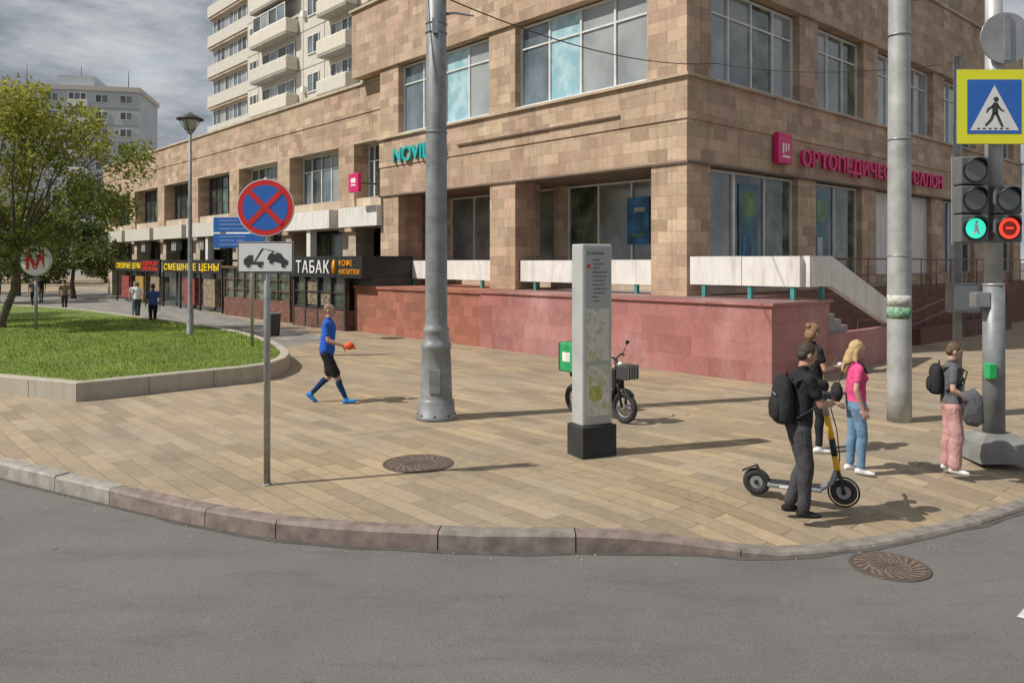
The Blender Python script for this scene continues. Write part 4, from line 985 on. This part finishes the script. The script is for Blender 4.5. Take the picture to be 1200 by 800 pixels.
for nm_,lc,fc,H_,o_ in (('pedestrian',(-14,30.4,0),.6,1.76,dict(skin=SKIN2,top=clothmat('cb2',(.05,.10,.28)),pants=BL,shoe=BKS,hair=H_DK,hairstyle='short')),
   ('pedestrian',(-17.3,36,0),.6,1.68,dict(skin=SKIN,top=WHs,pants=DG,shoe=BKS,hair=H_BR,hairstyle='short')),
   ('pedestrian',(-17.9,37,0),3.6,1.7,dict(skin=SKIN,top=WHs,pants=JN,shoe=BKS,hair=H_DK,hairstyle='short')),
   ('pedestrian',(-22.9,39.9,0),.7,1.72,dict(skin=SKIN2,top=KH,pants=DG,shoe=BKS,hair=H_DK,hairstyle='short')),
   ('pedestrian',(-30.2,50,0),.7,1.7,dict(skin=SKIN2,top=BL,pants=GY,shoe=BKS,hair=H_DK,hairstyle='short')),
   ('pedestrian',(-27,44,0),.7,1.72,dict(skin=SKIN2,top=GY,pants=BL,shoe=BKS,hair=H_DK,hairstyle='short'))):
    person(nm_,lc,fc,H_,walk(),o_,False,.014)
# ------------------------------------------------------------------ kick scooter
e=empty('electric_scooter',(3.16,8.575,-.01),math.atan2(-.37,.82)); b=MB()
SY=mat('scooter_yellow',(.78,.42,.02),.4,var=.08,bs=.03); SGm=mat('scooter_grey',(.30,.32,.34),.4,.4,var=.1,bs=.03)
for x,r,t_ in ((-.45,.105,.045),(.45,.105,.032)):
    b.torus((x,0,r+t_),(0,1,0),r,t_,BLACKM,32,12); b.cyl((x,-.03,r+t_),(x,.03,r+t_),.07,.07,SGm,20); b.cyl((x,-.05,r+t_),(x,.05,r+t_),.025,.025,BLACK,12)
    for k in range(6):
        a=k*math.pi/3; b.tube([(x,0,r+t_),(x+.1*math.cos(a),0,r+t_+.1*math.sin(a))],[.012,.01],SGm,6)
b.box(-.33,.24,-.085,.085,.115,.17,SGm,.02); b.box(-.31,.22,-.075,.075,.171,.178,BLACKM); b.box(-.2,.1,-.0865,-.0855,.13,.155,SIGNW)
b.tube([(-.34,0,.15),(-.45,0,.33),(-.60,0,.26)],[(.05,.012),(.055,.012),(.05,.01)],BLACK,10,ref=(0,1,0))
b.tube([(.22,0,.15),(.33,0,.22),(.385,0,.36)],[(.045,.03),(.04,.03),(.035,.035)],SGm,12,ref=(0,1,0))
for s_ in (-1,1): b.tube([(.45,s_*.055,.14),(.43,s_*.055,.26),(.39,s_*.02,.36)],[.016,.016,.02],BLACK,8)
b.tube([(.39,0,.34),(.36,0,.52)],[.034,.032],SY,14); b.tube([(.36,0,.52),(.33,0,.70)],[.034,.034],BLACK,14); b.tube([(.33,0,.70),(.28,0,.95)],[.033,.03],SY,14); b.tube([(.28,0,.95),(.26,0,1.08)],[.032,.03],SGm,14)
b.tube([(.26,0,1.08),(.25,0,1.15)],[.032,.03],BLACK,12)
b.tube([(.24,-.24,1.16),(.26,-.1,1.15),(.26,.1,1.15),(.24,.24,1.16)],[.014]*4,BLACK,10)
for s_ in(-1,1): b.tube([(.24,s_*.24,1.16),(.25,s_*.13,1.155)],[.019,.019],BLACKM,10); b.tube([(.27,s_*.2,1.15),(.29,s_*.13,1.13)],[.006,.006],GALV,6)
b.box(.24,.33,-.05,.05,1.13,1.2,BLACK,.015); b.sph((.325,0,1.06),.028,SIGNW)
b.tube([(.30,.02,1.1),(.38,.03,.8),(.41,.03,.5),(.40,.02,.38)],[.006]*4,BLACK,6)
b.torus((.45,0,.137),(0,1,0),.155,.01,BLACK,28,6)
b.obj('scooter',e)
# ------------------------------------------------------------------ moped
e=empty('delivery_moped',(1.46,13.0,0),math.radians(-50)); b=MB()
for x in (-.55,.55):
    b.torus((x,0,.26),(0,1,0),.21,.05,BLACKM,32,12); b.torus((x,0,.26),(0,1,0),.16,.012,GALV,28,6); b.cyl((x,-.05,.26),(x,.05,.26),.04,.04,GALV,12)
    for k in range(8):
        a=k*math.pi/4; b.tube([(x,0,.26),(x+.16*math.cos(a),0,.26+.16*math.sin(a))],[.006]*2,GALV,5)
b.tube([(.55,.06,.26),(.42,.06,.75)],[.022]*2,BLACK,8); b.tube([(.55,-.06,.26),(.42,-.06,.75)],[.022]*2,BLACK,8)
b.tube([(.44,0,.7),(.36,0,1.02)],[.03,.03],BLACK,10); b.box(.36,.46,-.12,.12,.55,.9,BLACK,.04)
b.tube([(.40,0,.6),(.28,0,.34),(-.15,0,.32),(-.35,0,.5)],[(.06,.1),(.05,.13),(.05,.13),(.07,.12)],BLACK,12,ref=(0,0,1))
b.box(-.62,-.05,-.12,.12,.62,.76,BLACKM,.05); b.box(-.45,-.05,-.09,.09,.36,.62,BLACK,.04)
b.tube([(.36,0,1.02),(.33,.15,1.08),(.24,.33,1.05)],[.014]*3,BLACK,8); b.tube([(.36,0,1.02),(.33,-.15,1.08),(.24,-.33,1.05)],[.014]*3,BLACK,8)
for s_ in(-1,1): b.tube([(.24,s_*.33,1.05),(.27,s_*.24,1.07)],[.02]*2,BLACKM,8); b.tube([(.3,s_*.24,1.08),(.34,s_*.30,1.25)],[.006]*2,BLACK,6); b.sph((.34,s_*.31,1.27),(.015,.055,.035),BLACK)
b.sph((.46,0,.92),(.05,.07,.07),SIGNW); b.tube([(.72,0,.46),(.62,0,.53),(.5,0,.56),(.38,0,.5)],[(.07,.012)]*4,BLACK,8,ref=(0,1,0))
b.box(.5,.74,-.15,.15,.72,.95,DFRAME,.02)
for k in range(5): b.box(.745,.75,-.14+k*.06,-.12+k*.06,.73,.94,GALV)
b.cyl((-.3,.1,.2),(-.1,.16,.02),.012,.012,GALV,6)
DGR=mat('delivery_green',(.03,.33,.12),.5,var=.1); b.box(-.80,-.38,-.20,.20,.72,1.22,DGR,.03); b.box(-.806,-.801,-.08,.08,.90,1.06,SIGNW); b.box(-.68,-.5,-.206,-.201,.90,1.06,SIGNW)
b.obj('moped',e)
e=empty('litter_bin',(-8.4,27.5,0)); b=MB(); b.tube([(0,0,0),(0,0,.1),(0,0,.75),(0,0,.8)],[.18,.2,.24,.25],DFRAME,16); b.torus((0,0,.8),(0,0,1),.24,.02,GALV); b.obj('bin',e)
print('done',len(bpy.data.objects))
